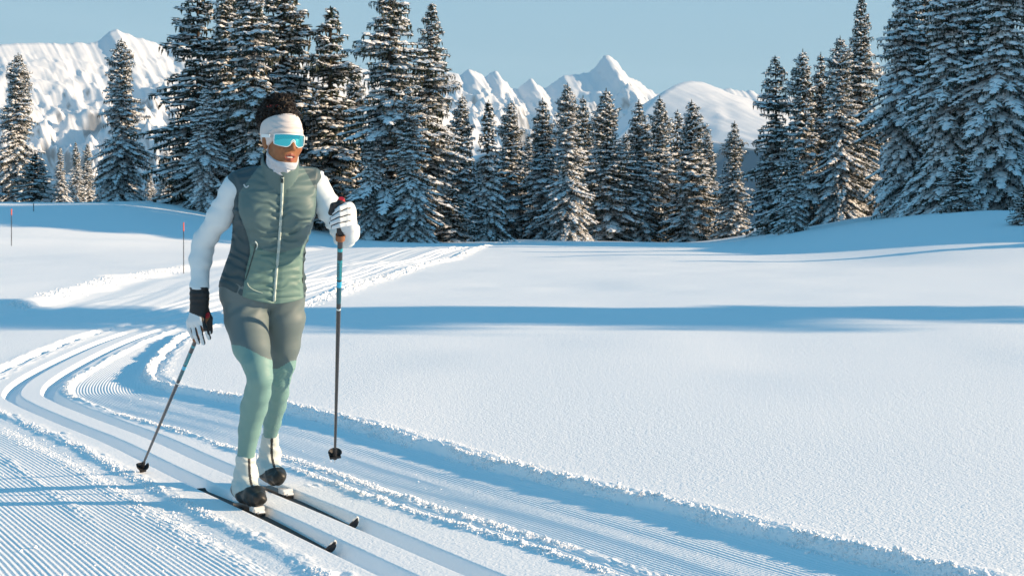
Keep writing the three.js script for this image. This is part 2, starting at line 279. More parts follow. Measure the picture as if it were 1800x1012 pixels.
// ---------------------------------------------------------------- spruces: trunk, needled boughs, snow lying on them
const barkMat = mat(.060, .045, .035, .95); barkMat.name = 'bark';
const needleMat = mat(1, 1, 1, .9, { vertexColors: true, specularIntensity: .25 }); needleMat.name = 'needles';
const boughSnowMat = mat(.86, .86, .87, .85, { specularIntensity: .25 }); boughSnowMat.name = 'bough_snow';
const V = (x, y, z) => new THREE.Vector3(x, y, z);
function spindle(out, a, b, w, up, sides, r, at = .45) { // a tapered tuft from a to b
  const d = b.clone().sub(a), l = d.length(); if (l < 1e-4) return; d.divideScalar(l);
  const sx = V(-d.z, 0, d.x); if (sx.lengthSq() < 1e-6) sx.set(1, 0, 0); sx.normalize(); const sy = sx.clone().cross(d).normalize(); if (sy.y < 0) sy.negate();
  const m = a.clone().lerp(b, at), ring = [], o = r() * 6.28;
  for (let i = 0; i < sides; i++) { const t = o + i / sides * 6.283, k = w * (.75 + .5 * r()); ring.push(V(m.x + sx.x * Math.cos(t) * k + sy.x * Math.sin(t) * k * up, m.y + sx.y * Math.cos(t) * k + sy.y * Math.sin(t) * k * up, m.z + sx.z * Math.cos(t) * k + sy.z * Math.sin(t) * k * up)); }
  for (let i = 0; i < sides; i++) { const p = ring[i], q = ring[(i + 1) % sides]; out.push(a.x, a.y, a.z, q.x, q.y, q.z, p.x, p.y, p.z, b.x, b.y, b.z, p.x, p.y, p.z, q.x, q.y, q.z); }
}
function spruce(seed, o) {
  const r = rng(seed), needles = [], colors = [], snow = [], H = o.H;
  const paint = (n, c) => { const add = needles.length / 3 - colors.length / 3; for (let i = 0; i < add; i++) colors.push(c[0] * n, c[1] * n, c[2] * n); };
  const bend = (y) => V(o.lean * (y / H) ** 2, y, o.lean * .6 * (y / H) ** 2);
  let y = o.base ?? .25, phase = 0;
  while (y < H - .12) {
    const f = y / H, prof = o.profile(f) * o.R * (1 + .26 * n2(y * 1.1, seed, 5)), n = Math.max(4, Math.round(o.count * (1 - .35 * f)));
    phase += 2.4;
    for (let k = 0; k < n; k++) {
      if (r() < o.gaps) continue;
      const az = phase + k / n * 6.283 + (r() - .5) * .7, L = Math.max(.12, prof * (.62 + .5 * r()) * (1 + .38 * n2(Math.cos(az) * 1.3 + seed, Math.sin(az) * 1.3 + y * .6, 8) + .1 * Math.sin(az * 2 + seed)));
      const y0 = y + (r() - .5) * o.step, dx = Math.cos(az), dz = Math.sin(az), rise = lerp(.02, .75, f * f) - o.droop * .35, sag = o.droop * (1 - .55 * f) * (.75 + .5 * r());
      const at = (s) => { const u = s / L, c = bend(y0); c.x += dx * s * (1 - .12 * sag * u); c.z += dz * s * (1 - .12 * sag * u); c.y += s * rise - sag * L * .55 * u * u + L * .22 * u ** 4; return c; };
      const laden = clamp(o.snow * (.65 + .7 * r()) * (1.1 - .25 * f));
      const tone = .7 + .6 * r(), green = r() < .14 ? [.066, .060, .036] : r() < .5 ? [.034, .047, .036] : [.044, .054, .042];
      const seg = Math.max(2, Math.ceil(L / .45));
      for (let i = 0; i < seg; i++) { const a = at(L * i / seg), b = at(L * (i + 1.25) / seg); spindle(needles, a, b, .045 + .05 * (1 - i / seg), .7, 3, r); }
      if (L > .5) for (let i = 0; i < seg; i++) if (r() < laden * .9) { const a = at(L * (i + .1) / seg), b = at(L * Math.min(1.02, (i + 1.2) / seg)); a.y += .05; b.y += .045; spindle(snow, a, b, (.055 + .05 * r()) * o.lump, .5, 5, r); }
      const step = o.twig;
      for (let s = .12 * L + .06; s < L; s += step * (.8 + .4 * r())) for (const side of [-1, 1]) {
        if (r() < .1) continue;
        const u = s / L, lt = Math.min(.62, (.34 * L * (1 - u) + .13) * (.7 + .6 * r())), a = at(s);
        const out = .55 + .35 * u, dn = -.12 - .42 * o.droop * (1 - .4 * f) * (.5 + r());
        const d = V(dx * out - dz * side * .8, dn, dz * out + dx * side * .8).normalize();
        const b = a.clone().addScaledVector(d, lt); b.y -= .05 * lt;
        spindle(needles, a, b, .030 + .022 * r(), .8, 3, r);
        if (o.hang && r() < o.hang) { const c = a.clone().lerp(b, .5 + .4 * r()), e = c.clone(); e.y -= .14 + .22 * r(); e.x += (r() - .5) * .1; e.z += (r() - .5) * .1; spindle(needles, c, e, .03, 1, 3, r, .3); }
        if (r() < laden) { const c = a.clone().lerp(b, .02), e = a.clone().lerp(b, .86 + .1 * r()); const lift = .022 + .015 * r(); c.y += lift; e.y += lift; spindle(snow, c, e, (.034 + .034 * r()) * o.lump, .6, 4, r, .5); }
        if (lt > .22 && r() < .8) { const c = a.clone().lerp(b, .4), d2 = V(d.x * .5 + dx * .7, d.y * .9, d.z * .5 + dz * .7).normalize(), e = c.clone().addScaledVector(d2, lt * .5); spindle(needles, c, e, .028, .8, 3, r); if (r() < laden * .8) { c.y += .028; e.y += .026; spindle(snow, c, e, .032 * o.lump, .6, 4, r); } }
      }
      paint(tone, green);
    }
    y += o.step * (.75 + .5 * r()) * (1 - .35 * f);
  }
  for (let i = 0; i < 5; i++) { const a = bend(H - .5 + i * .1), b = bend(H - .25 + i * .09); spindle(needles, a, b, .05 - .006 * i, 1, 4, r); } paint(1, [.05, .056, .04]);
  const tp = [], ti = []; for (let i = 0; i <= 12; i++) { const h = H * .985 * i / 12 - (i ? 0 : .4), c = bend(Math.max(0, h)), w = (.011 * H + .03) * (1 - i / 12.4) + .008; for (let k = 0; k < 7; k++) { const t = k / 7 * 6.283; tp.push(c.x + Math.cos(t) * w, h, c.z + Math.sin(t) * w); if (i < 12) { const p = i * 7 + k, q = i * 7 + (k + 1) % 7; ti.push(p, p + 7, q, q, p + 7, q + 7); } } }
  console.log('spruce', seed, needles.length / 9 | 0, snow.length / 9 | 0);
  return { H, R: o.R, wide: o.wide ?? 1.22, trunk: geo(tp, ti), crown: geo(needles, null, { color: colors }), snow: geo(snow, null) };
}
const cone = (p) => (f) => (1 - f) ** p;
const KIND = {
  mid: spruce(101, { H: 9, R: 1.75, profile: cone(.62), count: 9, step: .22, gaps: .05, droop: .75, snow: .95, lump: 1.3, twig: .10, lean: .05, hang: .3 }),
  mid2: spruce(102, { H: 9.5, R: 1.55, profile: (f) => (1 - f) ** .7 * (1 + .15 * Math.sin(f * 19)), count: 9, step: .23, gaps: .08, droop: .85, snow: .92, lump: 1.3, twig: .10, lean: -.08, hang: .3 }),
  laden: spruce(103, { H: 7, R: 1.15, profile: cone(.7), count: 7, step: .23, gaps: .05, droop: 1.0, snow: .95, lump: 1.25, twig: .10, lean: .04, hang: .2 }),
  broad: spruce(104, { H: 12.5, R: 2.7, profile: (f) => (1 - f) ** .65 * (.85 + .15 * Math.sin(f * 23 + 1)), wide: 1.3, count: 10, step: .28, gaps: .06, droop: .95, snow: .95, lump: 1.5, twig: .115, lean: .1, hang: .4 }),
  heavy: spruce(105, { H: 13, R: 3.0, profile: (f) => (1 - f) ** .7 * (.88 + .12 * Math.sin(f * 17)), wide: 1.3, count: 10, step: .31, gaps: .06, droop: 1.15, snow: 1.05, lump: 1.75, twig: .12, lean: -.1, hang: .45 }),
  tall: spruce(106, { H: 14, R: 2.3, profile: (f) => (1 - f) ** .62 * (.8 + .2 * Math.sin(f * 29 + 2)), wide: 1.35, count: 9, step: .28, gaps: .10, droop: .95, snow: .9, lump: 1.45, twig: .11, lean: .15, hang: .5 }),
  sparse: spruce(107, { H: 10, R: 1.5, profile: (f) => (1 - f) ** .6 * (.8 + .25 * Math.sin(f * 37)), wide: 1.3, count: 8, step: .25, gaps: .14, droop: .85, snow: .85, lump: 1.3, twig: .10, lean: -.05, hang: .4 }),
  young: spruce(108, { H: 3, R: .85, profile: cone(.85), count: 6, step: .17, gaps: .08, droop: .7, snow: .9, lump: .9, twig: .09, lean: .03, hang: .1, base: .12 }),
  bare: spruce(109, { H: 14, R: 2.9, profile: (f) => sstep(.42, .66, f) * (1 - f) ** .62, count: 9, step: .3, gaps: .05, droop: .8, snow: .8, lump: 1.2, twig: .13, lean: .1, hang: .2, base: 6 }),
};
function plantSpruce(kind, px, Z, top, label, o = {}) { // foot at that distance, top as high as the photograph shows
  const k = KIND[kind], x = (px - MIDX) * Z / FOCAL, foot = land(x, Z) + (o.lift ?? 0), h = o.h ?? (EYE - (top - HORIZON) * Z / FOCAL - foot), s = h / k.H, w = (o.w ?? 1) * s * k.wide;
  const t = thing('spruce_tree', label, 'spruce tree', V(x, foot - .05, -Z), o.group);
  t.scale.set(w, s, w); t.rotation.y = o.turn ?? hash(px | 0, Z | 0, 7) * 6.28;
  mesh('trunk', k.trunk, barkMat, t); mesh('crown', k.crown, needleMat, t); mesh('snow_cover', k.snow, boughSnowMat, t);
  return t;
}
// left edge
plantSpruce('broad', 30, 106, 92, 'sunlit snowy spruce at the left edge, behind the red tipped stake', { w: .92 });
plantSpruce('mid', -45, 102, 150, 'spruce cut off by the left frame edge beside the large snowy one');
plantSpruce('young', 60, 98, 268, 'small bluish snow covered spruce in front of the leftmost large tree', { w: 1.5 });
plantSpruce('laden', 105, 111, 258, 'pale snow covered spruce between the leftmost large tree and the lone conical one');
plantSpruce('mid2', 133, 123, 248, 'left one of two slim dark spruces left of the lone conical tree', { w: .9 });
plantSpruce('mid', 152, 126, 250, 'right one of two slim dark spruces left of the lone conical tree', { w: .8 });
plantSpruce('broad', 212, 102, 66, 'lone conical spruce before the left mountain, dark green with snowy skirt', { w: .92, turn: 2.2 });
plantSpruce('young', 269, 96, 338, 'tiny dark sapling in the shaded snow right of the lone conical spruce', { w: 1.0 });
plantSpruce('mid', 292, 122, 262, 'small hazy spruce half hidden behind the lone conical tree on its right');
plantSpruce('mid2', 262, 130, 285, 'low distant spruce just right of the foot of the lone conical tree');
// the dark group behind the skier
plantSpruce('sparse', 350, 94, -22, 'thin topped bare looking spruce, first of the dark group behind the skier', { w: 1.5, turn: 1 });
plantSpruce('heavy', 362, 89, 150, 'low broad spruce with long boughs sweeping left towards the snow', { w: 1.18, turn: .5 });
plantSpruce('tall', 392, 93, -70, 'tall dark spruce left above the shoulder of the skier', { w: 1.0 });
plantSpruce('tall', 446, 90, -120, 'very tall dark spruce rising straight above the head of the skier', { w: 1.0, turn: 3.6 });
plantSpruce('mid2', 500, 96, -60, 'dark spruce right above the headband of the skier, reaching out of frame', { w: 1.3 });
plantSpruce('tall', 420, 100, -60, 'spruce deep inside the dark group behind the skier, mostly hidden', { w: 1.1, turn: 2 });
plantSpruce('sparse', 580, 95, 12, 'slender spruce with pointed top between the two dark groups', { w: 1.45, turn: 2.4 });
plantSpruce('heavy', 560, 98, 190, 'low snowy spruce behind the raised hand of the skier', { w: 1.1 });
plantSpruce('mid', 622, 102, 120, 'shaded spruce filling the gap left of the big snowy trunk group');
plantSpruce('tall', 688, 88, -95, 'huge snow laden spruce with lit right side, right of the skier', { w: 1.12, turn: 5 });
plantSpruce('tall', 752, 91, 5, 'tall pointed spruce leaning on the right side of the huge snow laden one', { w: 1.12, turn: .9 });
plantSpruce('broad', 722, 86, 150, 'lower snowy spruce at the right foot of the huge snow laden one', { w: 1.0, turn: 4.1 });
plantSpruce('heavy', 655, 87, 215, 'bushy dark spruce between the pole hand and the huge snow laden one', { w: 1.05 });
// the row across the middle
plantSpruce('young', 797, 89, 325, 'small blue shaded sapling at the left end of the middle row', { w: 1.3 });
plantSpruce('mid', 812, 105, 165, 'dark spruce at the left end of the middle row, behind the small blue sapling', { w: .95 });
plantSpruce('laden', 857, 93, 176, 'slim spruce thickly coated with sunlit snow, standing before the dark row', { w: 1.0, turn: 1.2 });
plantSpruce('mid', 898, 105, 176, 'dark shaded spruce right of the slim snow coated one', { w: 1.05, turn: 2 });
plantSpruce('mid2', 955, 103, 172, 'grey snowy spruce left beside the wide sunlit one in the middle row', { w: 1.2 });
plantSpruce('broad', 1000, 97, 145, 'wide sunlit spruce with long snowy boughs in the middle of the row', { w: .9, turn: 3 });
plantSpruce('mid2', 1026, 109, 168, 'slim spruce top peeking out behind the wide sunlit one', { w: 1.0 });
plantSpruce('mid', 1068, 101, 155, 'dark spruce standing right under the sharp mountain summit', { w: 1.1, turn: 4 });
plantSpruce('mid2', 1126, 102, 175, 'brownish sunlit spruce right of the tree under the sharp summit', { w: 1.2, turn: 1 });
plantSpruce('mid', 1158, 105, 168, 'narrow spruce squeezed behind its brownish neighbour under the white dome', { w: .9 });
plantSpruce('laden', 1190, 106, 193, 'left of the twin tops in the middle row under the white dome', { w: .95 });
plantSpruce('mid', 1216, 101, 175, 'right of the twin tops in the middle row, taller and darker', { w: 1.1, turn: 5.2 });
plantSpruce('mid2', 1290, 99, 212, 'last shorter spruce at the right end of the middle row, before the blue gap', { w: 1.12, turn: 2.7 });
plantSpruce('mid', 1245, 108, 230, 'low spruce filling between the twin tops and the last tree of the row');
plantSpruce('mid2', 930, 115, 235, 'dark low spruce in the second line behind the slim snow coated tree');
plantSpruce('mid', 1100, 117, 232, 'dark low spruce in the second line under the sharp summit');
// right group on the knoll
plantSpruce('sparse', 1366, 92, 98, 'sparse topped spruce, first of the right group after the blue gap', { w: 1.15, turn: .3 });
plantSpruce('mid', 1412, 90, 86, 'snow flecked spruce, second of the right group', { w: .9 });
plantSpruce('mid2', 1446, 93, 92, 'narrow spruce third in the right group, close behind the second', { w: .95 });
plantSpruce('broad', 1478, 88, 62, 'full sunlit spruce before the tall pointed one in the right group', { w: .85, turn: 2 });
plantSpruce('tall', 1512, 91, -8, 'tall pointed spruce whose tip just touches the upper frame edge on the right', { w: .92, turn: 1.4 });
plantSpruce('laden', 1396, 82, 258, 'small snow plastered spruce at the foot of the right group', { w: 1.25 });
plantSpruce('heavy', 1592, 79, -55, 'broad shaded spruce left of the biggest one on the knoll', { w: .9, turn: 5.5 });
plantSpruce('heavy', 1668, 74, -95, 'biggest blue shaded spruce on the knoll with hanging snowy boughs', { w: 1.0, turn: .6 });
plantSpruce('heavy', 1760, 72, -130, 'shaded spruce at the right frame edge beside the biggest one', { w: 1.0, turn: 3.1 });
plantSpruce('tall', 1720, 82, -120, 'dark tall spruce behind the biggest shaded one on the knoll', { w: 1.1 });
plantSpruce('tall', 1625, 84, -100, 'dark spruce seen through the gap left behind the biggest shaded one', { w: 1.1, turn: 2.2 });
plantSpruce('young', 1690, 67, 262, 'snow bent little spruce at the foot of the biggest shaded tree', { w: 1.25, turn: 1 });
plantSpruce('young', 1800, 56, 330, 'little dark spruce low at the right frame edge', { w: 1.3 });
plantSpruce('heavy', 1850, 74, -60, 'shaded spruce cut off by the right frame edge', { w: 1.0 });
// trees to the right of the view whose shade falls across the snow
const SHADE = 'snowy spruces on the slope right of the view';
for (const [x, Z, h, w] of [[29, 21.1, 12.5, .95], [38, 19.6, 18.5, 1.05], [47, 18.4, 24, .9], [33, 20.2, 15, .95],
  [30, 72, 11], [34, 74, 13], [32, 78, 12], [38, 71, 14], [41, 76, 15], [46, 73, 16], [28, 75, 10], [52, 77, 17], [36, 81, 11], [27, 66, 6], [25, 60, 4.5], [24, 55, 4], [22, 49, 3.4]])
  plantSpruce(Z < 30 ? 'bare' : h > 16 ? 'broad' : 'mid', MIDX + x * FOCAL / Z, Z, 0, Z < 30 ? 'snowy spruce with bare lower trunk right of the view, shading the middle of the snowfield' : 'snowy spruce on the slope right of the view, shading the knoll', { h, w: w ?? 1.05, group: Z < 30 ? 'bare trunked spruces right of the view' : SHADE });
// ---------------------------------------------------------------- piste marker stakes
{
  const dark = mat(.03, .03, .035, .6), red = mat(.75, .10, .05, .6);
  for (const [px, py, top, Z, tip, label] of [[19, 420, 367, 62, 1, 'thin dark stake with red tip at the far left of the snow'], [322, 470, 391, 41, 1, 'thin dark stake with orange red tip beside the sleeve of the skier'], [58, 396, 358, 78, 0, 'plain dark thin stake right of the far left red tipped one'], [77, 376, 363, 92, 0, 'shortest dark stake, farthest back below the snowy left trees']]) {
    const x = (px - MIDX) * Z / FOCAL, y0 = ground(x, Z), h = EYE - (top - HORIZON) * Z / FOCAL - y0, t = thing('marker_stake', label, 'marker stake', V(x, y0, -Z)), w = Z / FOCAL * .7;
    const hs = tip ? h * .83 : h; mesh('shaft', new THREE.CylinderGeometry(w, w * 1.1, hs + .3, 8).translate(0, hs / 2 - .15, 0), dark, t);
    if (tip) mesh('tip', new THREE.CylinderGeometry(w * 1.45, w * 1.45, h - hs, 10).translate(0, hs + (h - hs) / 2, 0), red, t);
    else mesh('cap', new THREE.SphereGeometry(w * 1.2, 8, 6).translate(0, h, 0), dark, t);
  }
}
// ---------------------------------------------------------------- skis in the two grooves
const grooveX = (Z, side) => trackX(Z) + side * GAUGE * Math.sqrt(1 + trackSlope(Z) ** 2);
{
  const top = mat(.022, .023, .026, .62, { specularIntensity: .5 }), base = mat(.012, .012, .013, .4), edge = mat(.7, .7, .68, .5), white = mat(.75, .76, .76, .4), steel = mat(.5, .5, .5, .35, { metalness: .6 });
  const ski = (label, side, Zfoot, ahead, behind) => {
    // points along the groove, by arc length from the foot
    const pts = []; let Z = Zfoot, s = 0; const step = (dz, lim, out) => { Z = Zfoot; s = 0; while (s < lim) { out.push([grooveX(Z, side), Z, s]); const n = Z + dz; s += Math.hypot(grooveX(n, side) - grooveX(Z, side), dz); Z = n; } };
    const f = [], b = []; step(-.02, ahead, f); step(.02, behind, b);
    const line = [...b.reverse().map((p) => [p[0], p[1], -p[2]]), ...f.slice(1)], foot = V(grooveX(Zfoot, side), 0, -Zfoot);
    // straight board between the ends
    const a = line[0], c = line[line.length - 1], n = 60, pos = [], idx = [];
    const dx = c[0] - a[0], dz = -(c[1] - a[1]), L = Math.hypot(dx, dz), ux = dx / L, uz = dz / L, sx = -uz, sz = ux;
    const bend = (w) => .062 * clamp((w - .93) / .07) ** 1.7 + .012 * clamp((.03 - w) / .03) ** 2;
    for (let i = 0; i <= n; i++) {
      const w = i / n, hw = .0225 * (w > .95 ? Math.sqrt(Math.max(.04, 1 - ((w - .95) / .05) ** 2)) : 1), th = .011 + .014 * Math.sin(Math.PI * clamp(w * 1.02)) ** 1.2 - .006 * sstep(.9, 1, w), y = -.047 + bend(w);
      for (const [o, h] of [[-1, 0], [1, 0], [.86, 1], [-.86, 1]]) pos.push(a[0] + dx * w + sx * hw * o - foot.x, y + h * th, -a[1] + dz * w + sz * hw * o - foot.z);
      if (i < n) for (let k = 0; k < 4; k++) { const p = i * 4 + k, q = i * 4 + (k + 1) % 4; idx.push(p, q, q + 4, p, q + 4, p + 4); }
    }
    idx.push(0, 2, 1, 0, 3, 2); const e = n * 4; idx.push(e, e + 1, e + 2, e, e + 2, e + 3);
    const t = thing('ski', label, 'ski', foot), flat = geo(pos, idx).toNonIndexed(); flat.computeVertexNormals(); mesh('board', flat, top, t);
    const tipAt = (w, up) => V(a[0] + dx * w - foot.x, -.047 + bend(w) + up, -a[1] + dz * w - foot.z);
    const guard = new THREE.TubeGeometry(new THREE.CatmullRomCurve3([-1, -.6, 0, .6, 1].map((k) => { const p = tipAt(.999 - .012 * k * k, .006); p.x += sx * .010 * k; p.z += sz * .010 * k; return p; })), 12, .0045, 6); mesh('tip_guard', guard, edge, t);
    // binding: a plate, a toe piece and a lever
    const turn = Math.atan2(ux, uz), at = (g, s, y) => { g.rotateY(turn); g.translate(ux * s, y, uz * s); return g; };
    mesh('binding_plate', at(new THREE.BoxGeometry(.042, .012, .30), -.04, -.016), base, t);
    const toe = mergeGeometries([at(new THREE.BoxGeometry(.038, .016, .06).toNonIndexed(), .07, -.004), at(new THREE.CylinderGeometry(.009, .012, .044, 10).rotateZ(Math.PI / 2).toNonIndexed(), .088, .006), at(new THREE.BoxGeometry(.009, .022, .05).translate(.019, .002, 0).toNonIndexed(), .06, 0), at(new THREE.BoxGeometry(.009, .022, .05).translate(-.019, .002, 0).toNonIndexed(), .06, 0), at(new THREE.BoxGeometry(.026, .009, .04).rotateX(-.35).toNonIndexed(), .112, -.008)].map((g) => { for (const k of Object.keys(g.attributes)) if (k !== 'position') g.deleteAttribute(k); g.computeVertexNormals(); return g; }));
    const b2 = mesh('binding', toe, white, t); mesh('lever', at(new THREE.CylinderGeometry(.004, .004, .05, 8).rotateZ(Math.PI / 2), .045, .010), steel, b2);
    return t;
  };
  ski('slim dark cross country ski in the nearer groove, under the front boot', -1, 6.95, .95, .74);
  ski('slim dark cross country ski in the farther groove, under the rear boot', 1, 7.40, .92, .62);
}
// ---------------------------------------------------------------- poles
function pole(label, top, tip, o) { // built along its own axis, from the tip up
  const L = top.distanceTo(tip), t = thing('ski_pole', label, 'ski pole', tip); t.quaternion.setFromUnitVectors(V(0, 1, 0), top.clone().sub(tip).normalize());
  if (o.spin) t.rotateY(o.spin);
  const carbon = mat(.028, .030, .035, .32, { clearcoat: .6, clearcoatRoughness: .2 }), teal = mat(.02, .33, .42, .35, { clearcoat: .5 }), sky = mat(.03, .42, .66, .35, { clearcoat: .5 }), red = mat(.42, .012, .02, .4), cork = mat(.26, .11, .05, .8), black = mat(.014, .014, .016, .6), steel = mat(.55, .55, .56, .3, { metalness: .8 });
  const R = (y) => lerp(.0055, o.r, sstep(0, 1, y / L)), seg = (name, y0, y1, m, k = 1, parent = t) => mesh(name, new THREE.CylinderGeometry(R(y1) * k, R(y0) * k, y1 - y0, 20).translate(0, (y0 + y1) / 2, 0), m, parent);
  const g0 = L - .19, sh = seg('shaft', .045, g0 + .02, carbon);
  seg('collar', g0 - .006, g0 + .02, cork, 1.7);
  seg('band', g0 - .062, g0 - .046, teal, 1.02, sh);
  seg('band', g0 - .245, g0 - .215, sky, 1.02, sh);
  seg('band', g0 - .33, g0 - .245, mat(.012, .10, .14, .35, { clearcoat: .5 }), 1.015, sh); seg('band', g0 - .366, g0 - .358, mat(.6, .7, .72, .4), 1.02, sh);
  // the word printed up the shaft, read from below
  const cv = document.createElement('canvas'); cv.width = 512; cv.height = 192; const c = cv.getContext('2d'); c.fillStyle = '#1b8796'; c.fillRect(0, 0, 512, 192); c.fillStyle = '#0c2530'; c.font = 'bold 118px sans-serif'; c.textAlign = 'center'; c.textBaseline = 'middle';
  for (const y of [0, 64, 128]) { c.save(); c.translate(256, y + 34); c.scale(1, .42); c.fillText('NOVIK', 0, 0); c.restore(); }
  const tx = new THREE.CanvasTexture(cv); tx.colorSpace = THREE.SRGBColorSpace; tx.rotation = Math.PI / 2; tx.center.set(.5, .5); tx.wrapS = tx.wrapT = THREE.RepeatWrapping;
  const lab = mat(1, 1, 1, .35, { map: tx, clearcoat: .5 }); mesh('lettering', new THREE.CylinderGeometry(R(g0 - .105) * 1.025, R(g0 - .205) * 1.025, .10, 24, 1, true).translate(0, g0 - .155, 0), lab, sh);
  // grip: cork lower part, dark head with a red cap
  const gp = [[.012, 0], [.0155, .01], [.0165, .05], [.015, .09], [.017, .13], [.020, .15], [.017, .165], [.0, .168]].map(([x, y]) => new THREE.Vector2(x, y)); const grip = mesh('grip', new THREE.LatheGeometry(gp, 20).translate(0, g0 + .02, 0), o.cork ? cork : black, t);
  mesh('grip_cap', new THREE.CylinderGeometry(.012, .0155, .013, 18).translate(0, g0 + .190, 0), red, grip);
  if (o.cork) mesh('clip', new THREE.CylinderGeometry(.0175, .0175, .02, 16).translate(0, g0 + .165, 0), black, grip);
  // basket: half round cup with a flat face, and the steel tip
  const bp = [[.006, .03], [.010, .034], [.024, .046], [.036, .062], [.038, .066], [.034, .066], [.021, .054], [.009, .048], [.008, .085], [.0062, .088]].map(([x, y]) => new THREE.Vector2(x * (x > .012 ? .82 : 1), y));
  mesh('basket', mergeGeometries([new THREE.LatheGeometry(bp, 20, o.cut ?? 0, Math.PI * 1.25).toNonIndexed(), new THREE.CylinderGeometry(.009, .011, .06, 16).translate(0, .06, 0).toNonIndexed(), new THREE.BoxGeometry(.05, .008, .03).translate(0, .044, 0).toNonIndexed()]), black, t);
  mesh('tip', new THREE.ConeGeometry(.005, .05, 12).rotateX(Math.PI).translate(0, .018, 0), steel, t);
  return t;
}
// ---------------------------------------------------------------- the skier: fields joined smoothly, then meshed
const smin = (a, b, k) => { const h = clamp(.5 + .5 * (b - a) / k); return b + (a - b) * h - k * h * (1 - h); };
const smax = (a, b, k) => -smin(-a, -b, k);
function cap(a, b, ra, rb = ra) { // tapered capsule
  const dx = b.x - a.x, dy = b.y - a.y, dz = b.z - a.z, q = dx * dx + dy * dy + dz * dz;
  return (x, y, z) => { const px = x - a.x, py = y - a.y, pz = z - a.z, t = clamp((px * dx + py * dy + pz * dz) / q), ex = px - dx * t, ey = py - dy * t, ez = pz - dz * t; return Math.sqrt(ex * ex + ey * ey + ez * ez) - (ra + (rb - ra) * t); };
}
const chain = (pts, k) => { const f = []; for (let i = 0; i < pts.length - 1; i++) f.push(cap(pts[i][0], pts[i + 1][0], pts[i][1], pts[i + 1][1])); return (x, y, z) => { let d = f[0](x, y, z); for (let i = 1; i < f.length; i++) d = smin(d, f[i](x, y, z), k); return d; }; };
function ball(c, rx, ry, rz) { return (x, y, z) => { const a = (x - c.x) / rx, b = (y - c.y) / ry, e = (z - c.z) / rz, k0 = Math.sqrt(a * a + b * b + e * e), k1 = Math.sqrt((a / rx) ** 2 + (b / ry) ** 2 + (e / rz) ** 2); return k1 < 1e-6 ? -Math.min(rx, ry, rz) : k0 * (k0 - 1) / k1; }; }
const blend = (k, ...f) => (x, y, z) => { let d = f[0](x, y, z); for (let i = 1; i < f.length; i++) d = smin(d, f[i](x, y, z), k); return d; };
function netMesh(f, lo, hi, cell) { // surface nets
  const nx = Math.ceil((hi.x - lo.x) / cell) + 1, ny = Math.ceil((hi.y - lo.y) / cell) + 1, nz = Math.ceil((hi.z - lo.z) / cell) + 1, v = new Float32Array(nx * ny * nz), id = new Int32Array(nx * ny * nz).fill(-1), pos = [], idx = [];
  const I = (i, j, k) => (k * ny + j) * nx + i;
  for (let k = 0; k < nz; k++) for (let j = 0; j < ny; j++) for (let i = 0; i < nx; i++) v[I(i, j, k)] = f(lo.x + i * cell, lo.y + j * cell, lo.z + k * cell);
  const E = [[0, 1], [2, 3], [4, 5], [6, 7], [0, 2], [1, 3], [4, 6], [5, 7], [0, 4], [1, 5], [2, 6], [3, 7]];
  for (let k = 0; k < nz - 1; k++) for (let j = 0; j < ny - 1; j++) for (let i = 0; i < nx - 1; i++) {
    const c = []; let m = 0; for (let q = 0; q < 8; q++) { c[q] = v[I(i + (q & 1), j + (q >> 1 & 1), k + (q >> 2))]; if (c[q] < 0) m |= 1 << q; }
    if (m === 0 || m === 255) continue;
    let x = 0, y = 0, z = 0, n = 0;
    for (const [a, b] of E) if ((c[a] < 0) !== (c[b] < 0)) { const t = c[a] / (c[a] - c[b]); x += lerp(a & 1, b & 1, t); y += lerp(a >> 1 & 1, b >> 1 & 1, t); z += lerp(a >> 2, b >> 2, t); n++; }
    id[I(i, j, k)] = pos.length / 3; pos.push(lo.x + (i + x / n) * cell, lo.y + (j + y / n) * cell, lo.z + (k + z / n) * cell);
  }
  for (let k = 1; k < nz - 1; k++) for (let j = 1; j < ny - 1; j++) for (let i = 1; i < nx - 1; i++) {
    const s = v[I(i, j, k)] < 0;
    const quad = (a, b, c, d, flip) => { if (a < 0 || b < 0 || c < 0 || d < 0) return; if (flip) idx.push(a, c, b, a, d, c); else idx.push(a, b, c, a, c, d); };
    if (s !== v[I(i + 1, j, k)] < 0) quad(id[I(i, j - 1, k - 1)], id[I(i, j, k - 1)], id[I(i, j, k)], id[I(i, j - 1, k)], !s);
    if (s !== v[I(i, j + 1, k)] < 0) quad(id[I(i - 1, j, k - 1)], id[I(i - 1, j, k)], id[I(i, j, k)], id[I(i, j, k - 1)], !s);
    if (s !== v[I(i, j, k + 1)] < 0) quad(id[I(i - 1, j - 1, k)], id[I(i, j - 1, k)], id[I(i, j, k)], id[I(i - 1, j, k)], !s);
  }
  const nor = new Float32Array(pos.length), e = cell * .4;
  for (let i = 0; i < pos.length; i += 3) { const x = pos[i], y = pos[i + 1], z = pos[i + 2]; let a = f(x + e, y, z) - f(x - e, y, z), b = f(x, y + e, z) - f(x, y - e, z), c = f(x, y, z + e) - f(x, y, z - e); const l = Math.hypot(a, b, c) || 1; nor[i] = a / l; nor[i + 1] = b / l; nor[i + 2] = c / l; }
  return { pos, idx, nor };
}
const SK = V(-1.09, 0, -7.15);                                        // the point on the snow between the skier's feet
const toGeo = (m, extra = {}) => { const p = new Float32Array(m.pos); for (let i = 0; i < p.length; i += 3) { p[i] -= SK.x; p[i + 1] -= SK.y; p[i + 2] -= SK.z; } return geo(p, m.idx, { normal: m.nor, ...extra }); };
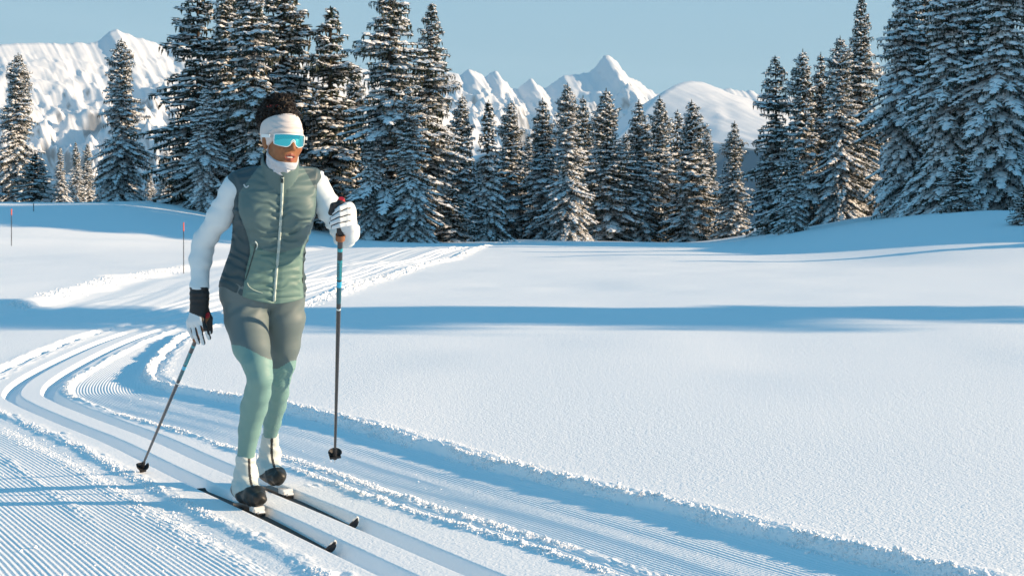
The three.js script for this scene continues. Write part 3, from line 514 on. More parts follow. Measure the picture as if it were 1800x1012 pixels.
function sortFaces(m, which, n) { // split one mesh into n by where its faces lie
  const lists = Array.from({ length: n }, () => []);
  for (let i = 0; i < m.idx.length; i += 3) { const a = m.idx[i] * 3, b = m.idx[i + 1] * 3, c = m.idx[i + 2] * 3, q = which((m.pos[a] + m.pos[b] + m.pos[c]) / 3, (m.pos[a + 1] + m.pos[b + 1] + m.pos[c + 1]) / 3, (m.pos[a + 2] + m.pos[b + 2] + m.pos[c + 2]) / 3, (m.nor[a] + m.nor[b] + m.nor[c]) / 3, (m.nor[a + 1] + m.nor[b + 1] + m.nor[c + 1]) / 3, (m.nor[a + 2] + m.nor[b + 2] + m.nor[c + 2]) / 3); lists[q].push(m.idx[i], m.idx[i + 1], m.idx[i + 2]); }
  return lists.map((l) => { const map = new Map(), pos = [], nor = [], idx = []; for (const i of l) { if (!map.has(i)) { map.set(i, pos.length / 3); pos.push(m.pos[i * 3], m.pos[i * 3 + 1], m.pos[i * 3 + 2]); nor.push(m.nor[i * 3], m.nor[i * 3 + 1], m.nor[i * 3 + 2]); } idx.push(map.get(i)); } return { pos, nor, idx }; });
}
const PX = (x, z) => MIDX + x * FOCAL / -z, PY = (y, z) => HORIZON - (y - EYE) * FOCAL / -z;

// --- torso: elliptic sections stacked up the leaning spine; each [row, left, right, distance, half depth]
const FWD = V(.30, 0, .954), LAT = V(.954, 0, -.30);
const SECT = [[585, 396, 533, 7.06, .115], [560, 388, 536, 7.05, .13], [530, 385, 537, 7.03, .136], [500, 385, 537, 7.01, .132], [470, 394, 535, 6.99, .122], [437, 405, 537, 6.96, .112], [400, 409, 547, 6.93, .116], [366, 409, 556, 6.90, .124], [340, 414, 557, 6.885, .118], [318, 428, 545, 6.87, .098], [302, 452, 522, 6.845, .068], [284, 464, 514, 6.80, .056], [262, 466, 516, 6.77, .054]]
  .map(([r, a, b, Z, d]) => { const p = P((a + b) / 2, r, Z); return [p.y, p.x, p.z, (b - a) / 2 * Z / FOCAL, d]; });
const sec = [1, 2, 3, 4].map((i) => curve(SECT.map((s) => [s[0], s[i]])));
const Y0 = SECT[0][0], Y1 = SECT[SECT.length - 1][0];
function torso(x, y, z) {
  const c = clamp(y, Y0, Y1), px = x - sec[0](c), pz = z - sec[1](c), a = sec[2](c), b = sec[3](c), l = (px * LAT.x + pz * LAT.z), w = (px * FWD.x + pz * FWD.z);
  const k = Math.pow(Math.pow(Math.abs(l) / a, 2.3) + Math.pow(Math.abs(w) / b, 2.3), 1 / 2.3), d = (k - 1) * (k > .2 ? Math.hypot(l, w) / Math.max(k, .05) : b) * .95;
  return y < Y0 ? Math.max(d, Y0 - y) : y > Y1 ? Math.max(d, y - Y1) : d;
}
const J = { neck: P(488, 303, 6.835), shR: P(414, 327, 6.82), shL: P(553, 318, 6.90) };
const shoulders = blend(.03, cap(P(478, 300, 6.835), P(419, 321, 6.825), .052, .052), cap(P(496, 300, 6.845), P(546, 313, 6.895), .052, .050));
const bust = blend(.04, ball(P(447, 372, 6.80), .065, .06, .05), ball(P(522, 370, 6.84), .065, .06, .05));
const trunk = (x, y, z) => smin(smin(torso(x, y, z), shoulders(x, y, z), .05), bust(x, y, z), .06);
// --- limbs
const armR = chain([[P(413, 330, 6.83), .056], [P(388, 378, 6.89), .050], [P(358, 424, 6.97), .043], [P(352, 455, 6.97), .042], [P(350, 508, 6.945), .034], [P(350, 532, 6.94), .032]], .03);
const armL = chain([[P(553, 322, 6.91), .055], [P(577, 365, 6.90), .049], [P(606, 414, 6.86), .043], [P(611, 408, 6.78), .043], [P(612, 394, 6.66), .032]], .03);
const legR = chain([[P(431, 520, 7.0), .099], [P(432.5, 560, 6.97), .0945], [P(441, 608, 6.90), .080], [P(452, 640, 6.84), .0625], [P(456.5, 662, 6.83), .0545], [P(452.5, 690, 6.89), .0565], [P(446, 715, 6.95), .0585], [P(438, 755, 7.0), .049], [P(431, 806, 7.05), .038], [P(431, 830, 7.06), .036]], .014);
const legL = chain([[P(494, 520, 7.05), .094], [P(499, 560, 7.055), .092], [P(499, 606, 7.075), .0705], [P(497, 640, 7.09), .055], [P(492, 665, 7.12), .0465], [P(489, 690, 7.21), .0475], [P(484.5, 712, 7.29), .0475], [P(478, 742, 7.38), .0415], [P(474, 768, 7.47), .034], [P(474, 785, 7.5), .033]], .014);
const pelvis = (x, y, z) => smax(Math.max(torso(x, y, z), y - P(0, 440, 6.97).y), P(0, 545, 7.03).y - y, .07);
const legs = (x, y, z) => smin(smin(legR(x, y, z), legL(x, y, z), .007), pelvis(x, y, z), .022);

// --- head, in its own axes: x to her left, y up, z forward
const HEAD = P(496, 245, 6.72), headTurn = new THREE.Matrix4().makeRotationFromEuler(new THREE.Euler(.07, .60, -.03, 'YXZ')), headBack = headTurn.clone().invert(), hb = headBack.elements;
const inHead = (f) => (x, y, z) => { const a = x - HEAD.x, b = y - HEAD.y, c = z - HEAD.z; return f(hb[0] * a + hb[4] * b + hb[8] * c, hb[1] * a + hb[5] * b + hb[9] * c, hb[2] * a + hb[6] * b + hb[10] * c); };
const skull = blend(.03, ball(V(0, .030, -.015), .073, .092, .092), ball(V(0, -.045, .030), .056, .065, .056));
const jawF = blend(.02, skull, cap(V(-.045, -.065, .01), V(-.018, -.098, .060), .018, .014), cap(V(.045, -.065, .01), V(.018, -.098, .060), .018, .014), ball(V(0, -.099, .066), .018, .014, .014));
const faceF = (() => {
  const jaw = jawF;
  const cheek = blend(.02, ball(V(-.037, -.030, .060), .020, .020, .020), ball(V(.037, -.030, .060), .020, .020, .020)), nose = blend(.008, cap(V(0, .010, .080), V(0, -.030, .099), .008, .0115), ball(V(-.0105, -.034, .089), .008, .0065, .009), ball(V(.0105, -.034, .089), .008, .0065, .009));
  const ul = cap(V(-.020, -.0635, .072), V(0, -.0605, .0815), .0045, .0065), ul2 = cap(V(.020, -.0635, .072), V(0, -.0605, .0815), .0045, .0065), ll = blend(.006, cap(V(-.017, -.0755, .073), V(0, -.079, .080), .0045, .0075), cap(V(.017, -.0755, .073), V(0, -.079, .080), .0045, .0075));
  const mouth = ball(V(0, -.0692, .083), .021, .0030, .014), sock = blend(.01, ball(V(-.032, .008, .086), .016, .010, .012), ball(V(.032, .008, .086), .016, .010, .012)), eye = blend(.001, ball(V(-.032, .006, .068), .0125, .0125, .0125), ball(V(.032, .006, .068), .0125, .0125, .0125)), ear = blend(.01, ball(V(-.074, -.008, -.012), .009, .028, .017), ball(V(.074, -.008, -.012), .009, .028, .017), ball(V(-.071, -.034, -.004), .007, .010, .009), ball(V(.071, -.034, -.004), .007, .010, .009));
  return (x, y, z) => { let d = smin(smin(jaw(x, y, z), cheek(x, y, z), .025), nose(x, y, z), .010); d = smin(d, Math.min(ul(x, y, z), ul2(x, y, z)), .006); d = smin(d, ll(x, y, z), .006); d = smax(d, -mouth(x, y, z), .004); d = smax(d, -sock(x, y, z), .012); d = Math.min(d, eye(x, y, z)); return smin(d, ear(x, y, z), .008); };
})();
const headW = inHead(faceF), neckF = cap(P(488, 310, 6.835), P(490, 268, 6.765), .056, .052);

// --- hands
function hand(wrist, palm, fingers, thumb, r) {
  const pf = blend(.018, ...palm.map(([a, b, ra, rb]) => cap(a, b, ra, rb))), ff = fingers.map((p) => chain(p.map((q, i) => [q, r * (1 - .09 * i)]), .004)), tf = chain(thumb, .006);
  return { palm: pf, fingers: ff, thumb: tf, all: (x, y, z) => { let d = 1; for (const f of ff) d = Math.min(d, f(x, y, z)); d = smin(d, pf(x, y, z), .010); return smin(d, tf(x, y, z), .010); } };
}
const handR = hand(null, [[P(349, 530, 6.935), P(336, 565, 6.925), .027, .019], [P(350, 530, 6.935), P(344, 565, 6.915), .027, .020], [P(351, 532, 6.935), P(352, 562, 6.905), .027, .019]],
  [[P(353, 560, 6.905), P(361, 578, 6.89), P(367, 594, 6.905)], [P(346, 565, 6.91), P(352, 586, 6.895), P(357, 603, 6.91)], [P(338, 567, 6.92), P(342, 588, 6.91), P(348, 602, 6.925)], [P(330.5, 565, 6.93), P(333, 580, 6.93), P(338, 592, 6.94)]],
  [[P(357, 538, 6.94), .017], [P(367, 560, 6.95), .0145], [P(369, 583, 6.965), .011]], .0108);
const handL = hand(null, [[P(613, 364, 6.625), P(614, 394, 6.635), .023, .023], [P(616, 372, 6.615), P(612, 396, 6.66), .022, .031]],
  [[P(616, 361, 6.605), P(609, 361, 6.565), P(597, 366.5, 6.548), P(586, 376, 6.565)], [P(618, 371, 6.605), P(610, 372, 6.56), P(597, 376.5, 6.545), P(583, 384, 6.562)], [P(618, 381, 6.61), P(610, 383, 6.562), P(597, 386, 6.547), P(582, 392, 6.565)], [P(616, 391, 6.615), P(608, 393, 6.568), P(597, 395.5, 6.555), P(585, 399, 6.57)]],
  [[P(612, 366, 6.60), .017], [P(598, 359, 6.575), .016], [P(586, 362, 6.57), .0135], [P(581, 374, 6.58), .011]], .0122);

{
  const skier = thing('person', 'woman skiing in a green grey vest, white sleeves, mint tights, headband and mirrored sunglasses', 'person', SK);
  const skin = mat(1, 1, 1, .48, { vertexColors: true, specularIntensity: .4, sheen: .15, sheenRoughness: .5 }); skin.name = 'skin'; skin.sheenColor.setRGB(.5, .25, .15);
  const B = (m, a, b) => [V(Math.min(...m.map((p) => p.x)) + a.x, Math.min(...m.map((p) => p.y)) + a.y, Math.min(...m.map((p) => p.z)) + a.z), V(Math.max(...m.map((p) => p.x)) + b.x, Math.max(...m.map((p) => p.y)) + b.y, Math.max(...m.map((p) => p.z)) + b.z)];
  const pad = (d) => [V(-d, -d, -d), V(d, d, d)];
  // body: one continuous figure; fine grid for the head and the hands, coarser for the rest
  const bodyF = (x, y, z) => { let d = smax(trunk(x, y, z) + .016, P(0, 515, 7.02).y - y, .02); d = smin(d, legs(x, y, z) + .008, .02); d = smin(d, armR(x, y, z) + .007, .02); d = smin(d, armL(x, y, z) + .007, .02); d = smin(d, neckF(x, y, z) + .003, .02); return d; };
  const feet = blend(.03, cap(P(431, 825, 7.06), P(424, 852, 7.09), .034, .034), cap(P(424, 858, 7.09), P(452, 871, 6.89), .026, .024), cap(P(474, 780, 7.5), P(468, 812, 7.58), .033, .033), cap(P(468, 818, 7.58), P(487, 833, 7.36), .025, .023));
  const full = (x, y, z) => smin(smin(bodyF(x, y, z), feet(x, y, z), .02), Math.min(handR.all(x, y, z), handL.all(x, y, z)) + .004, .01);
  const rough0 = netMesh(full, V(-1.46, -.01, -7.72), V(-.58, 1.50, -6.42), .012);
  const faceMesh = netMesh((x, y, z) => smin(headW(x, y, z), neckF(x, y, z) + .002, .02), V(HEAD.x - .12, HEAD.y - .16, HEAD.z - .14), V(HEAD.x + .12, HEAD.y + .15, HEAD.z + .14), .003);
  const bothPos = [...rough0.pos, ...faceMesh.pos], bothNor = [...rough0.nor, ...faceMesh.nor], off = rough0.pos.length / 3, bothIdx = [...rough0.idx, ...faceMesh.idx.map((i) => i + off)], col = [];
  for (let i = 0; i < bothPos.length; i += 3) {
    const a = bothPos[i] - HEAD.x, b = bothPos[i + 1] - HEAD.y, c = bothPos[i + 2] - HEAD.z, x = hb[0] * a + hb[4] * b + hb[8] * c, y = hb[1] * a + hb[5] * b + hb[9] * c, z = hb[2] * a + hb[6] * b + hb[10] * c;
    const n = .93 + .14 * n3(x * 90, y * 90, z * 90, 3); let q = [.30 * n, .130 * n, .062 * n];
    if (i / 3 >= off) { const lip = sstep(1.12, .85, Math.hypot(x / .024, (y + .070) / .016)) * sstep(.060, .07, z), blush = sstep(.03, .0, Math.hypot(Math.abs(x) - .037, y + .03)) * .25; q = [lerp(q[0], .27, lip), lerp(q[1] * (1 - blush * .3), .085, lip), lerp(q[2] * (1 - blush * .3), .062, lip)]; if (Math.hypot(x / .0165, (y + .0692) / .0028) < 1 && z > .066) q = [.10, .03, .025]; }
    col.push(...q);
  }
  mesh('body', toGeo({ pos: bothPos, nor: bothNor, idx: bothIdx }, { color: col }), skin, skier);
  const hp = (g) => { g.applyMatrix4(headTurn); g.translate(HEAD.x - SK.x, HEAD.y - SK.y, HEAD.z - SK.z); return g; };
  { const tg = new THREE.CylinderGeometry(.072, .072, .0062, 24, 1, true, -.21, .42).translate(0, -.0685, .0045); mesh('teeth', hp(tg), mat(.75, .72, .68, .3), skier); }
  // hair: tight curls gathered above the headband
  const hairM = mat(.014, .010, .008, .55, { specularIntensity: .5 }), hr = rng(77);
  const hairF = (x, y, z) => { const d = smin(smin(ball(V(-.005, .137, -.035), .056, .050, .058)(x, y, z), ball(V(-.02, .080, -.085), .056, .072, .050)(x, y, z), .03), ball(V(.0, .09, -.015), .066, .052, .07)(x, y, z), .03); return smax(d, .108 + .42 * (z - .05) - .003 - y, .006) - .010 * sstep(0, .02, y - .108 - .42 * (z - .05)) * n3(x * 75, y * 75, z * 75, 9) - .006 * n3(x * 150, y * 150, z * 150, 12); };
  { const m = netMesh(hairF, V(-.12, -.04, -.19), V(.11, .22, .09), .0038), g = geo(m.pos, m.idx, { normal: m.nor }); const hair = mesh('hair', hp(g), hairM, skier);
    const curls = []; for (let i = 0; i < 420; i++) { const th = hr() * 6.28, ph = Math.acos(1 - 1.5 * hr()), r0 = .05 + .03 * hr(), c = hr() < .6 ? V(-.005, .130, -.035) : V(-.02, .075, -.085), d = V(Math.sin(ph) * Math.cos(th), Math.cos(ph), Math.sin(ph) * Math.sin(th)), p = c.clone().addScaledVector(d, .02); let k = 0; while (hairF(p.x, p.y, p.z) < -.001 && k++ < 30) p.addScaledVector(d, .004); const t = new THREE.TorusGeometry(.006 + .007 * hr(), .0016, 4, 9, 4 + 2 * hr()).toNonIndexed(); t.deleteAttribute('uv'); t.rotateX(hr() * 6); t.rotateY(hr() * 6); t.translate(p.x, p.y, p.z); curls.push(t); }
    mesh('curls', hp(mergeGeometries(curls)), hairM, hair).userData.kind = 'stuff';
    mesh('hair_tie', hp(new THREE.TorusGeometry(.052, .006, 8, 40).rotateX(Math.PI / 2 - .15).translate(-.008, .128, -.032)), mat(.35, .03, .02, .6), hair); }
  // headband
  { const band = (x, y, z) => { const e = skull(x, y, z) - .0095 + .0012 * Math.sin(y * 300 + z * 90) * sstep(.02, .05, z), low = .020 + .60 * (z - .085), top = .108 + .42 * (z - .05); let d = Math.max(e, -(skull(x, y, z) + .004)); d = smax(d, low - y, .005); return smax(d, y - top, .005) - .0035 * Math.exp(-(((y - low - .038) / .006) ** 2)) * sstep(0, .04, z); };
    const m = netMesh(band, V(-.1, -.10, -.13), V(.1, .15, .11), .0034); mesh('headband', hp(geo(m.pos, m.idx, { normal: m.nor })), mat(.64, .585, .565, .9), skier); }
  // neck gaiter
  { const loc = (p) => p.sub(HEAD).applyMatrix4(headBack), nk = cap(loc(P(490, 318, 6.815)), loc(P(493, 284, 6.765)), .061, .060); const gait = (x, y, z) => { const k = Math.max(jawF(x, y, z) - .007, -.122 - y), n = nk(x, y, z), top = -.090 + .50 * (.075 - z) * sstep(.09, .0, z), f = .0022 * Math.sin(y * 230 + x * 60 + 3 * n2(x * 30, z * 30, 2)) * sstep(-.10, -.13, y); return smax(smin(k, n, .025) + f, y - top, .008); };
    const m = netMesh(gait, V(-.1, -.21, -.09), V(.1, -.02, .12), .0036); mesh('neck_gaiter', hp(geo(m.pos, m.idx, { normal: m.nor })), mat(.50, .53, .58, .85), skier); }
  // sunglasses
  { const NA = 40, NB = 10, pos = [], idx = [], W = 1.06; const hi = (a) => .0235 - .004 * Math.abs(a / W) ** 3, lo = (a) => -.0285 + .010 * Math.abs(a / W) ** 3 + .024 * Math.exp(-((a / .17) ** 2)), at = (a, y, o = 0) => V(Math.sin(a) * (.078 + o) * .96, y, .024 + Math.cos(a) * (.074 + o) - y * y * 3);
    for (const o of [.0022, 0]) for (let i = 0; i <= NA; i++) for (let j = 0; j <= NB; j++) { const a = lerp(-W, W, i / NA), p = at(a, lerp(lo(a), hi(a), j / NB), o); pos.push(p.x, p.y, p.z); }
    const n = NB + 1, q = (NA + 1) * n; for (let i = 0; i < NA; i++) for (let j = 0; j < NB; j++) { const a = i * n + j; idx.push(a, a + n, a + n + 1, a, a + n + 1, a + 1); const b = a + q; idx.push(b, b + n + 1, b + n, b, b + 1, b + n + 1); }
    const mirror = mat(.05, .52, .60, .05, { metalness: .92, clearcoat: .6, clearcoatRoughness: .03 });
    const sg = mesh('sunglasses', hp(geo(pos, idx)), mirror, skier); const white = mat(.78, .80, .80, .35, { clearcoat: .4 });
    const tube = (pts, r, k = 40) => hp(new THREE.TubeGeometry(new THREE.CatmullRomCurve3(pts), k, r, 8));
    const ring = (f) => Array.from({ length: 21 }, (_, i) => { const a = lerp(-W, W, i / 20); return at(a, f(a), .001); });
    mesh('frame', mergeGeometries([tube(ring(hi), .0026), tube(ring(lo), .0017), tube([at(-W, lo(-W), .001), at(-W - .02, 0, .001), at(-W, hi(-W), .001)], .003, 12), tube([at(W, lo(W), .001), at(W + .02, 0, .001), at(W, hi(W), .001)], .003, 12)]), white, sg);
    for (const s of [-1, 1]) { const g = new THREE.BoxGeometry(.004, .013, .082, 1, 1, 4); g.rotateY(s * .05); g.translate(s * .0815, .010, .012); mesh('temple_arm', hp(g), white, sg); }
    mesh('nose_pad', tube([V(-.012, -.024, .094), V(-.010, -.008, .0975), V(0, .001, .099), V(.010, -.008, .0975), V(.012, -.024, .094)], .0022, 16), white, sg); }
  mesh('earring', hp(new THREE.TorusGeometry(.007, .0016, 8, 20).rotateY(.5).translate(-.078, -.052, -.002)), mat(.75, .55, .25, .25, { metalness: 1 }), skier);

  // shirt sleeves
  const wrinkle = (x, y, z, k, s) => Math.sin(k * (y + .25 * x + .02 * n3(x * 14, y * 14, z * 14, s)) * 2) * clamp(.4 + n3(x * 9, y * 9, z * 9, s + 1));
  const cuffL = P(612, 398, 6.66);
  const sleeve = (x, y, z) => { const a = smax(armR(x, y, z), P(0, 508, 6.945).y - y, .004), b = armL(x, y, z); return Math.min(a - .0042 * wrinkle(x, y, z, 55, 5), Math.max(b, z - cuffL.z - .012) -   .0050 * wrinkle(x, y * 1.4 - x, z, 48, 8)) - .001; };
  { const m = netMesh(sleeve, V(-1.40, .88, -7.08), V(-.60, 1.42, -6.56), .0055); mesh('shirt', toGeo(m), mat(.66, .73, .76, .75, { sheen: .2 }), skier); }

  // vest
  const hemY = curve([[375, P(0, 505, 7).y], [400, P(0, 507, 7).y], [430, P(0, 521, 7).y], [478, P(0, 533, 6.95).y], [510, P(0, 530, 7).y], [540, P(0, 522, 7.02).y], [560, P(0, 520, 7).y]]);
  const zipX = curve([[290, 497], [312, 496], [360, 494.5], [400, 492], [440, 489], [480, 485], [540, 480.5]]);
  const sideL = curve([[300, 405], [330, 418], [370, 419], [410, 433], [440, 439], [470, 433], [500, 428], [540, 423]]), sideR = curve([[300, 562], [330, 560], [370, 556], [410, 545], [440, 533], [480, 532], [540, 534]]);
  const seamY = (px) => 432 + 13 * Math.exp(-(((px - 487) / 40) ** 2)) - .10 * Math.abs(px - 487);
  const yokeY = (px) => px < 488 ? lerp(338, 287, clamp((px - 420) / 38)) : lerp(286, 345, clamp((px - 528) / 34));
  const collarTop = (x, y, z) => { const c = P(492, 283, 6.79); return y - c.y - .024 + 1.05 * ((x - c.x) * FWD.x + (z - c.z) * FWD.z) + .08 * Math.abs((x - c.x) * LAT.x + (z - c.z) * LAT.z); };
  const collarF = (x, y, z) => { const c = cap(P(489, 322, 6.83), P(493, 276, 6.775), .077, .076)(x, y, z); return Math.max(Math.abs(c + .004) - .005, collarTop(x, y, z)); };
  const vestF = (x, y, z) => {
    let d = trunk(x, y, z); const px = PX(x, z), py = PY(y, z), front = ((x - sec[0](clamp(y, Y0, Y1))) * FWD.x + (z - sec[1](clamp(y, Y0, Y1))) * FWD.z) > 0;
    if (d < .06 && front) {
      const inF = sstep(sideL(py) - 2, sideL(py) + 7, px) * sstep(sideR(py) + 2, sideR(py) - 7, px), zc = Math.abs(px - zipX(py)), sy = seamY(px);
      // padded panels: puckers that run in from the zip and the seams
      const pk = Math.sin((py * .46 + 2.6 * n2(px * .045, py * .05, 61) + .06 * zc)) * Math.exp(-zc / 26) + .8 * Math.sin(py * .34 + px * .07 + 4 * n2(px * .028, py * .04, 63)) * clamp(.35 + n2(px * .03, py * .03, 64));
      d -= inF * (.004 + .0048 * pk + .004 * sstep(0, 12, zc));
      d += inF * .006 * Math.exp(-(((py - sy) / 2.2) ** 2)) + .005 * Math.exp(-(((px - sideL(py)) / 2) ** 2)) * sstep(335, 345, py);
      d += inF * .003 * Math.exp(-(((py - 524 + .05 * (px - 480)) / 2) ** 2));
      d -= (1 - inF) *   .0034 * Math.sin(py * .30 - px * .22 + 3 * n2(px * .04, py * .05, 66)) * sstep(345, 380, py);
    }
    d = Math.max(d, -(trunk(x, y, z) + .022));
    d = smax(d, hemY(px) - y, .006);
    d = Math.min(smax(d, y - P(0, 292, 6.84).y, .012), collarF(x, y, z));
    return d;
  };
  { const m = netMesh(vestF, V(-1.34, .82, -7.20), V(-.76, 1.50, -6.60), .0046);
    // 0 upper front, 1 lower front, 2 side, 3 shoulder
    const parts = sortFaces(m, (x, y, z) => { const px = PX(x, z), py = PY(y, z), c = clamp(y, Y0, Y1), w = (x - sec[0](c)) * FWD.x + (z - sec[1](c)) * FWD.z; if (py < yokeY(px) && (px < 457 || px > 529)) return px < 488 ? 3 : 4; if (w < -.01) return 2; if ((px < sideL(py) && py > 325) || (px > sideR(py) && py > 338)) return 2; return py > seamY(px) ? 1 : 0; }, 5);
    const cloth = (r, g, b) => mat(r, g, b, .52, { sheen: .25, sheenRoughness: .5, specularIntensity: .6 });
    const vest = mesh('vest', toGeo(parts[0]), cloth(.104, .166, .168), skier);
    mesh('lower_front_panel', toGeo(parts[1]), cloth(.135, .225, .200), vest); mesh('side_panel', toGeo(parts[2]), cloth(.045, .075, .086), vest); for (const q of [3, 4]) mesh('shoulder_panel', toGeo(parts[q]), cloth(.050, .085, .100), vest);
    // things sewn on follow the cloth: walk in along the line of depth until the cloth is met
    const onCloth = (px, py, f = vestF, from = 6.55) => { const d = P(px, py, 1); let Z = from; for (let i = 0; i < 400; i++) { const v = f(d.x * Z, EYE + (d.y - EYE) * Z, -Z); if (v < .0006) break; Z += Math.max(.0008, v * .6); } return P(px, py, Z - .001).sub(SK); };
    const sewn = (pts, r, k, f) => new THREE.TubeGeometry(new THREE.CatmullRomCurve3(pts.map(([a, b]) => onCloth(a, b, f))), k, r, 8);
    const zp = []; for (let y = 311; y <= 530; y += 7) zp.push([zipX(y), y]);
    const light = mat(.62, .70, .66, .45), dark = mat(.03, .045, .045, .5);
    const zip = mesh('zip', sewn(zp, .0062, 80), light, vest); mesh('zip_teeth', sewn(zp.map(([a, b]) => [a + .1, b]), .0048, 80).translate(.0006, 0, .0028), mat(.42, .50, .47, .4), zip); { const p = onCloth(zipX(313), 316); mesh('zip_puller', new THREE.BoxGeometry(.011, .026, .006).translate(p.x, p.y, p.z + .007), dark, zip); }
    const pk = mesh('pocket_zip', sewn([[449, 430], [445, 446], [440, 463], [435, 480], [431, 492]], .0022, 30), dark, vest); mesh('pocket_zip', sewn([[536, 444], [533, 460], [531.5, 480], [532, 498]], .0022, 24), dark, vest);
    mesh('pull_tab', sewn([[448, 424], [451, 428], [451.5, 434], [449, 439]], .0026, 14), light, pk);
    mesh('piping', sewn([[434, 497], [437, 503], [443, 508], [452, 512], [461, 515]], .0018, 24), mat(.42, .50, .42, .5), vest);
    // strap over the right shoulder is folded back there: a small pale sliver of lining
    mesh('armhole_trim', sewn([[428, 324], [432, 329], [437, 326]], .0032, 12), mat(.5, .56, .58, .6), vest);
  }
  // tights
  { const tf = (x, y, z) => { const py = PY(y, z), px = PX(x, z); let d = legs(x, y, z) + .003; d -= .0007 * Math.sin(py * .9 + 6 * n2(px * .06, py * .06, 74) + px * .1 + 2 * n2(px * .05, py * .05, 71)) * Math.exp(-(((py - 668) / 26) ** 2)) * clamp(n2(px * .05, py * .02, 72) + .5); d -= .0018 * Math.sin(py * .25 + px * .2) * Math.exp(-(((py - 545) / 14) ** 2)); d = smax(d, y - P(0, 492, 7).y, .004); return smax(d, (z > -7.27 ? P(0, 806, 7.05).y : P(0, 768, 7.47).y) - y, .004); };
    const m = netMesh(tf, V(-1.34, .12, -7.62), V(-.80, 1.0, -6.70), .0055);
    const parts = sortFaces(m, (x, y, z) => { const px = PX(x, z), py = PY(y, z), onR = legR(x, y, z) < legL(x, y, z); const lim = onR ? 604 + 27 * sstep(412, 484, px) + 2 : 648 - 15 * sstep(483, 518, px); return py > lim ? 1 : 0; }, 2);
    const tights = mesh('tights', toGeo(parts[0]), mat(.118, .157, .160, .6, { sheen: .15 }), skier); mesh('lower_leg_panel', toGeo(parts[1]), mat(.165, .305, .285, .6, { sheen: .15 }), tights);
  }
  // boots: pale gaiter with a dark zip, black toe cap, heel and sole
  const boot = (shaft, foot, soleY, o) => {
    const sf = chain(shaft, .03), ff = chain(foot, .03), f = (x, y, z) => { let d = smin(sf(x, y, z), ff(x, y, z), .035); d -= .0018 * Math.sin(y * 120 + x * 70 + 3 * n3(x * 25, y * 25, z * 25, 6)); d = smax(d, soleY - y, .006); return smax(d, y - shaft[0][0].y, .004); };
    const all = [...shaft, ...foot].map((p) => p[0]), [lo, hi] = B(all, V(-.07, -.08, -.07), V(.07, .02, .07)), m = netMesh(f, lo, hi, .0042);
    const toe = foot[foot.length - 1][0], heel = foot[0][0], L = toe.distanceTo(heel);
    const parts = sortFaces(m, (x, y, z) => { const px = PX(x, z), py = PY(y, z), u = ((x - heel.x) * (toe.x - heel.x) + (z - heel.z) * (toe.z - heel.z)) / (L * L), up = y - soleY; if (Math.abs(px - o.zip(py)) < 2.3 && py < o.cap - 1) return 2; if (up < .016) return 1; if (u > .25 && up < o.capH(u)) return 1; if (u < .16 && up < .125 - .42 * Math.max(0, u + .05) - .3 * u) return 1; return 0; }, 3);
    const b = mesh('boot', toGeo(parts[0]), mat(.56, .60, .57, .55), skier); mesh('toe_cap', toGeo(parts[1]), mat(.014, .014, .012, .5), b); mesh('boot_zip', toGeo(parts[2]), mat(.02, .022, .024, .6), b);
  };
  boot([[P(431, 800, 7.045), .041], [P(432, 835, 7.07), .046], [P(429, 850, 7.08), .045]], [[P(423, 858, 7.11), .044], [P(434, 865, 7.02), .046], [P(447, 872, 6.925), .041], [P(455, 876, 6.87), .032]], .002, { zip: curve([[800, 437], [830, 438], [850, 441], [866, 447]]), cap: 862, capH: (u) => .034 + .115 * (u - .3) });
  boot([[P(474, 762, 7.46), .038], [P(474, 798, 7.51), .044], [P(471, 812, 7.53), .046]], [[P(465, 820, 7.57), .043], [P(474, 828, 7.47), .045], [P(484, 835, 7.385), .040], [P(490, 839, 7.33), .031]], .004, { zip: curve([[762, 478], [785, 477], [805, 478], [822, 482]]), cap: 826, capH: (u) => .034 + .115 * (u - .3) });
  // gloves
  const white = mat(.64, .69, .72, .6), black = mat(.016, .016, .017, .6);
  { const cuff = chain([[P(349.5, 503, 6.945), .040], [P(350, 520, 6.94), .039], [P(350, 530, 6.94), .036], [P(349.5, 540, 6.935), .036]], .01), f = (x, y, z) => smin(handR.all(x, y, z), Math.abs(cuff(x, y, z)) < 1 ? cuff(x, y, z) - .0012 * Math.sin(y * 260) : 1, .012), m = netMesh((x, y, z) => smax(f(x, y, z), y - P(0, 503.5, 6.945).y, .003), V(-1.42, .66, -7.04), V(-1.22, .98, -6.84), .0032);
    const parts = sortFaces(m, (x, y, z, nx, ny, nz) => { const px = PX(x, z), py = PY(y, z); if (py < 547 + .42 * (px - 328) || px > 353.5 + .16 * (py - 560) && py < 582) return 0; if (px > 356.5 && py < 588 && nx > .3) return 0; if (py > 570 && (nx > .62 || nz < -.3)) return 0; return nz < -.55 ? 0 : 1; }, 2);
    const g = mesh('glove', toGeo(parts[1]), white, skier); mesh('dark_panel', toGeo(parts[0]), black, g); }
  { const cuff = cap(P(612, 393, 6.655), P(611, 400, 6.70), .034, .036), m = netMesh((x, y, z) => smin(handL.all(x, y, z), cuff(x, y, z), .012), V(-.79, 1.14, -6.76), V(-.60, 1.32, -6.50), .0030);
    const parts = sortFaces(m, (x, y, z, nx, ny, nz) => { const px = PX(x, z), py = PY(y, z); if (handL.thumb(x, y, z) < .004 && px < 606) return 0; const f = handL.fingers.map((q) => q(x, y, z)).sort((a, b) => a - b); if (px < 616 && nz > .0 && f[1] - f[0] < .0035 && f[0] < .003) return 0; if (px < 588 && nx < -.6) return 0; return 1; }, 2);
    const g = mesh('glove', toGeo(parts[1]), white, skier); mesh('dark_panel', toGeo(parts[0]), black, g); }
}
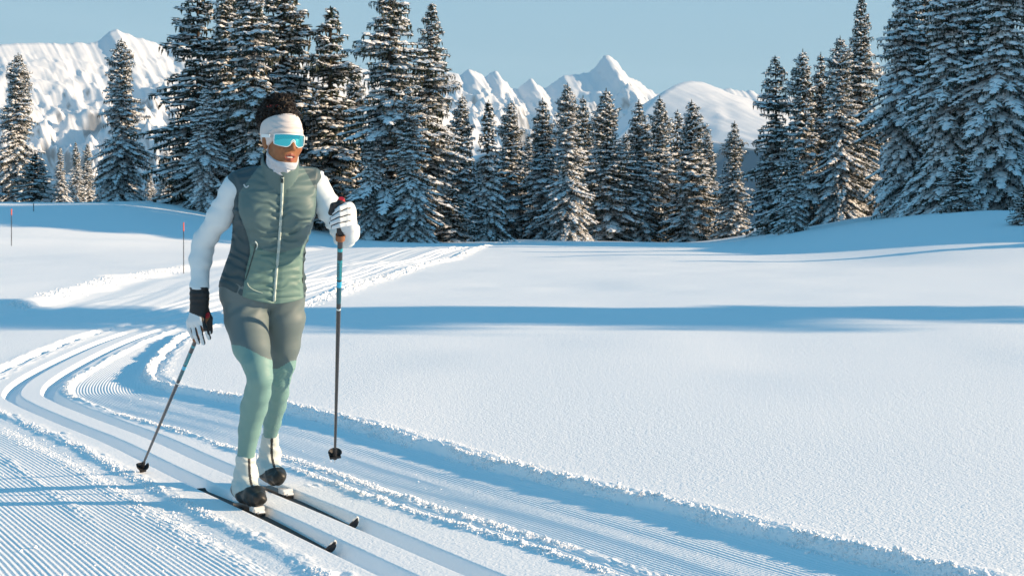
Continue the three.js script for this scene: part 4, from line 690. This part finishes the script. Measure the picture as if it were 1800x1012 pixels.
// the poles she holds
pole('dark ski pole planted in the snow, trailing from the lowered glove', P(362.5, 553, 6.93), P(245, 829, 7.93), { r: .0098, cork: 1, spin: 2.2, cut: 2.6 });
pole('upright dark ski pole hanging from the raised glove, tip off the snow', P(599.5, 351, 6.585), P(588, 814, 7.40), { r: .0118, cut: 1.2, spin: .3 });
renderer.render(scene, camera);
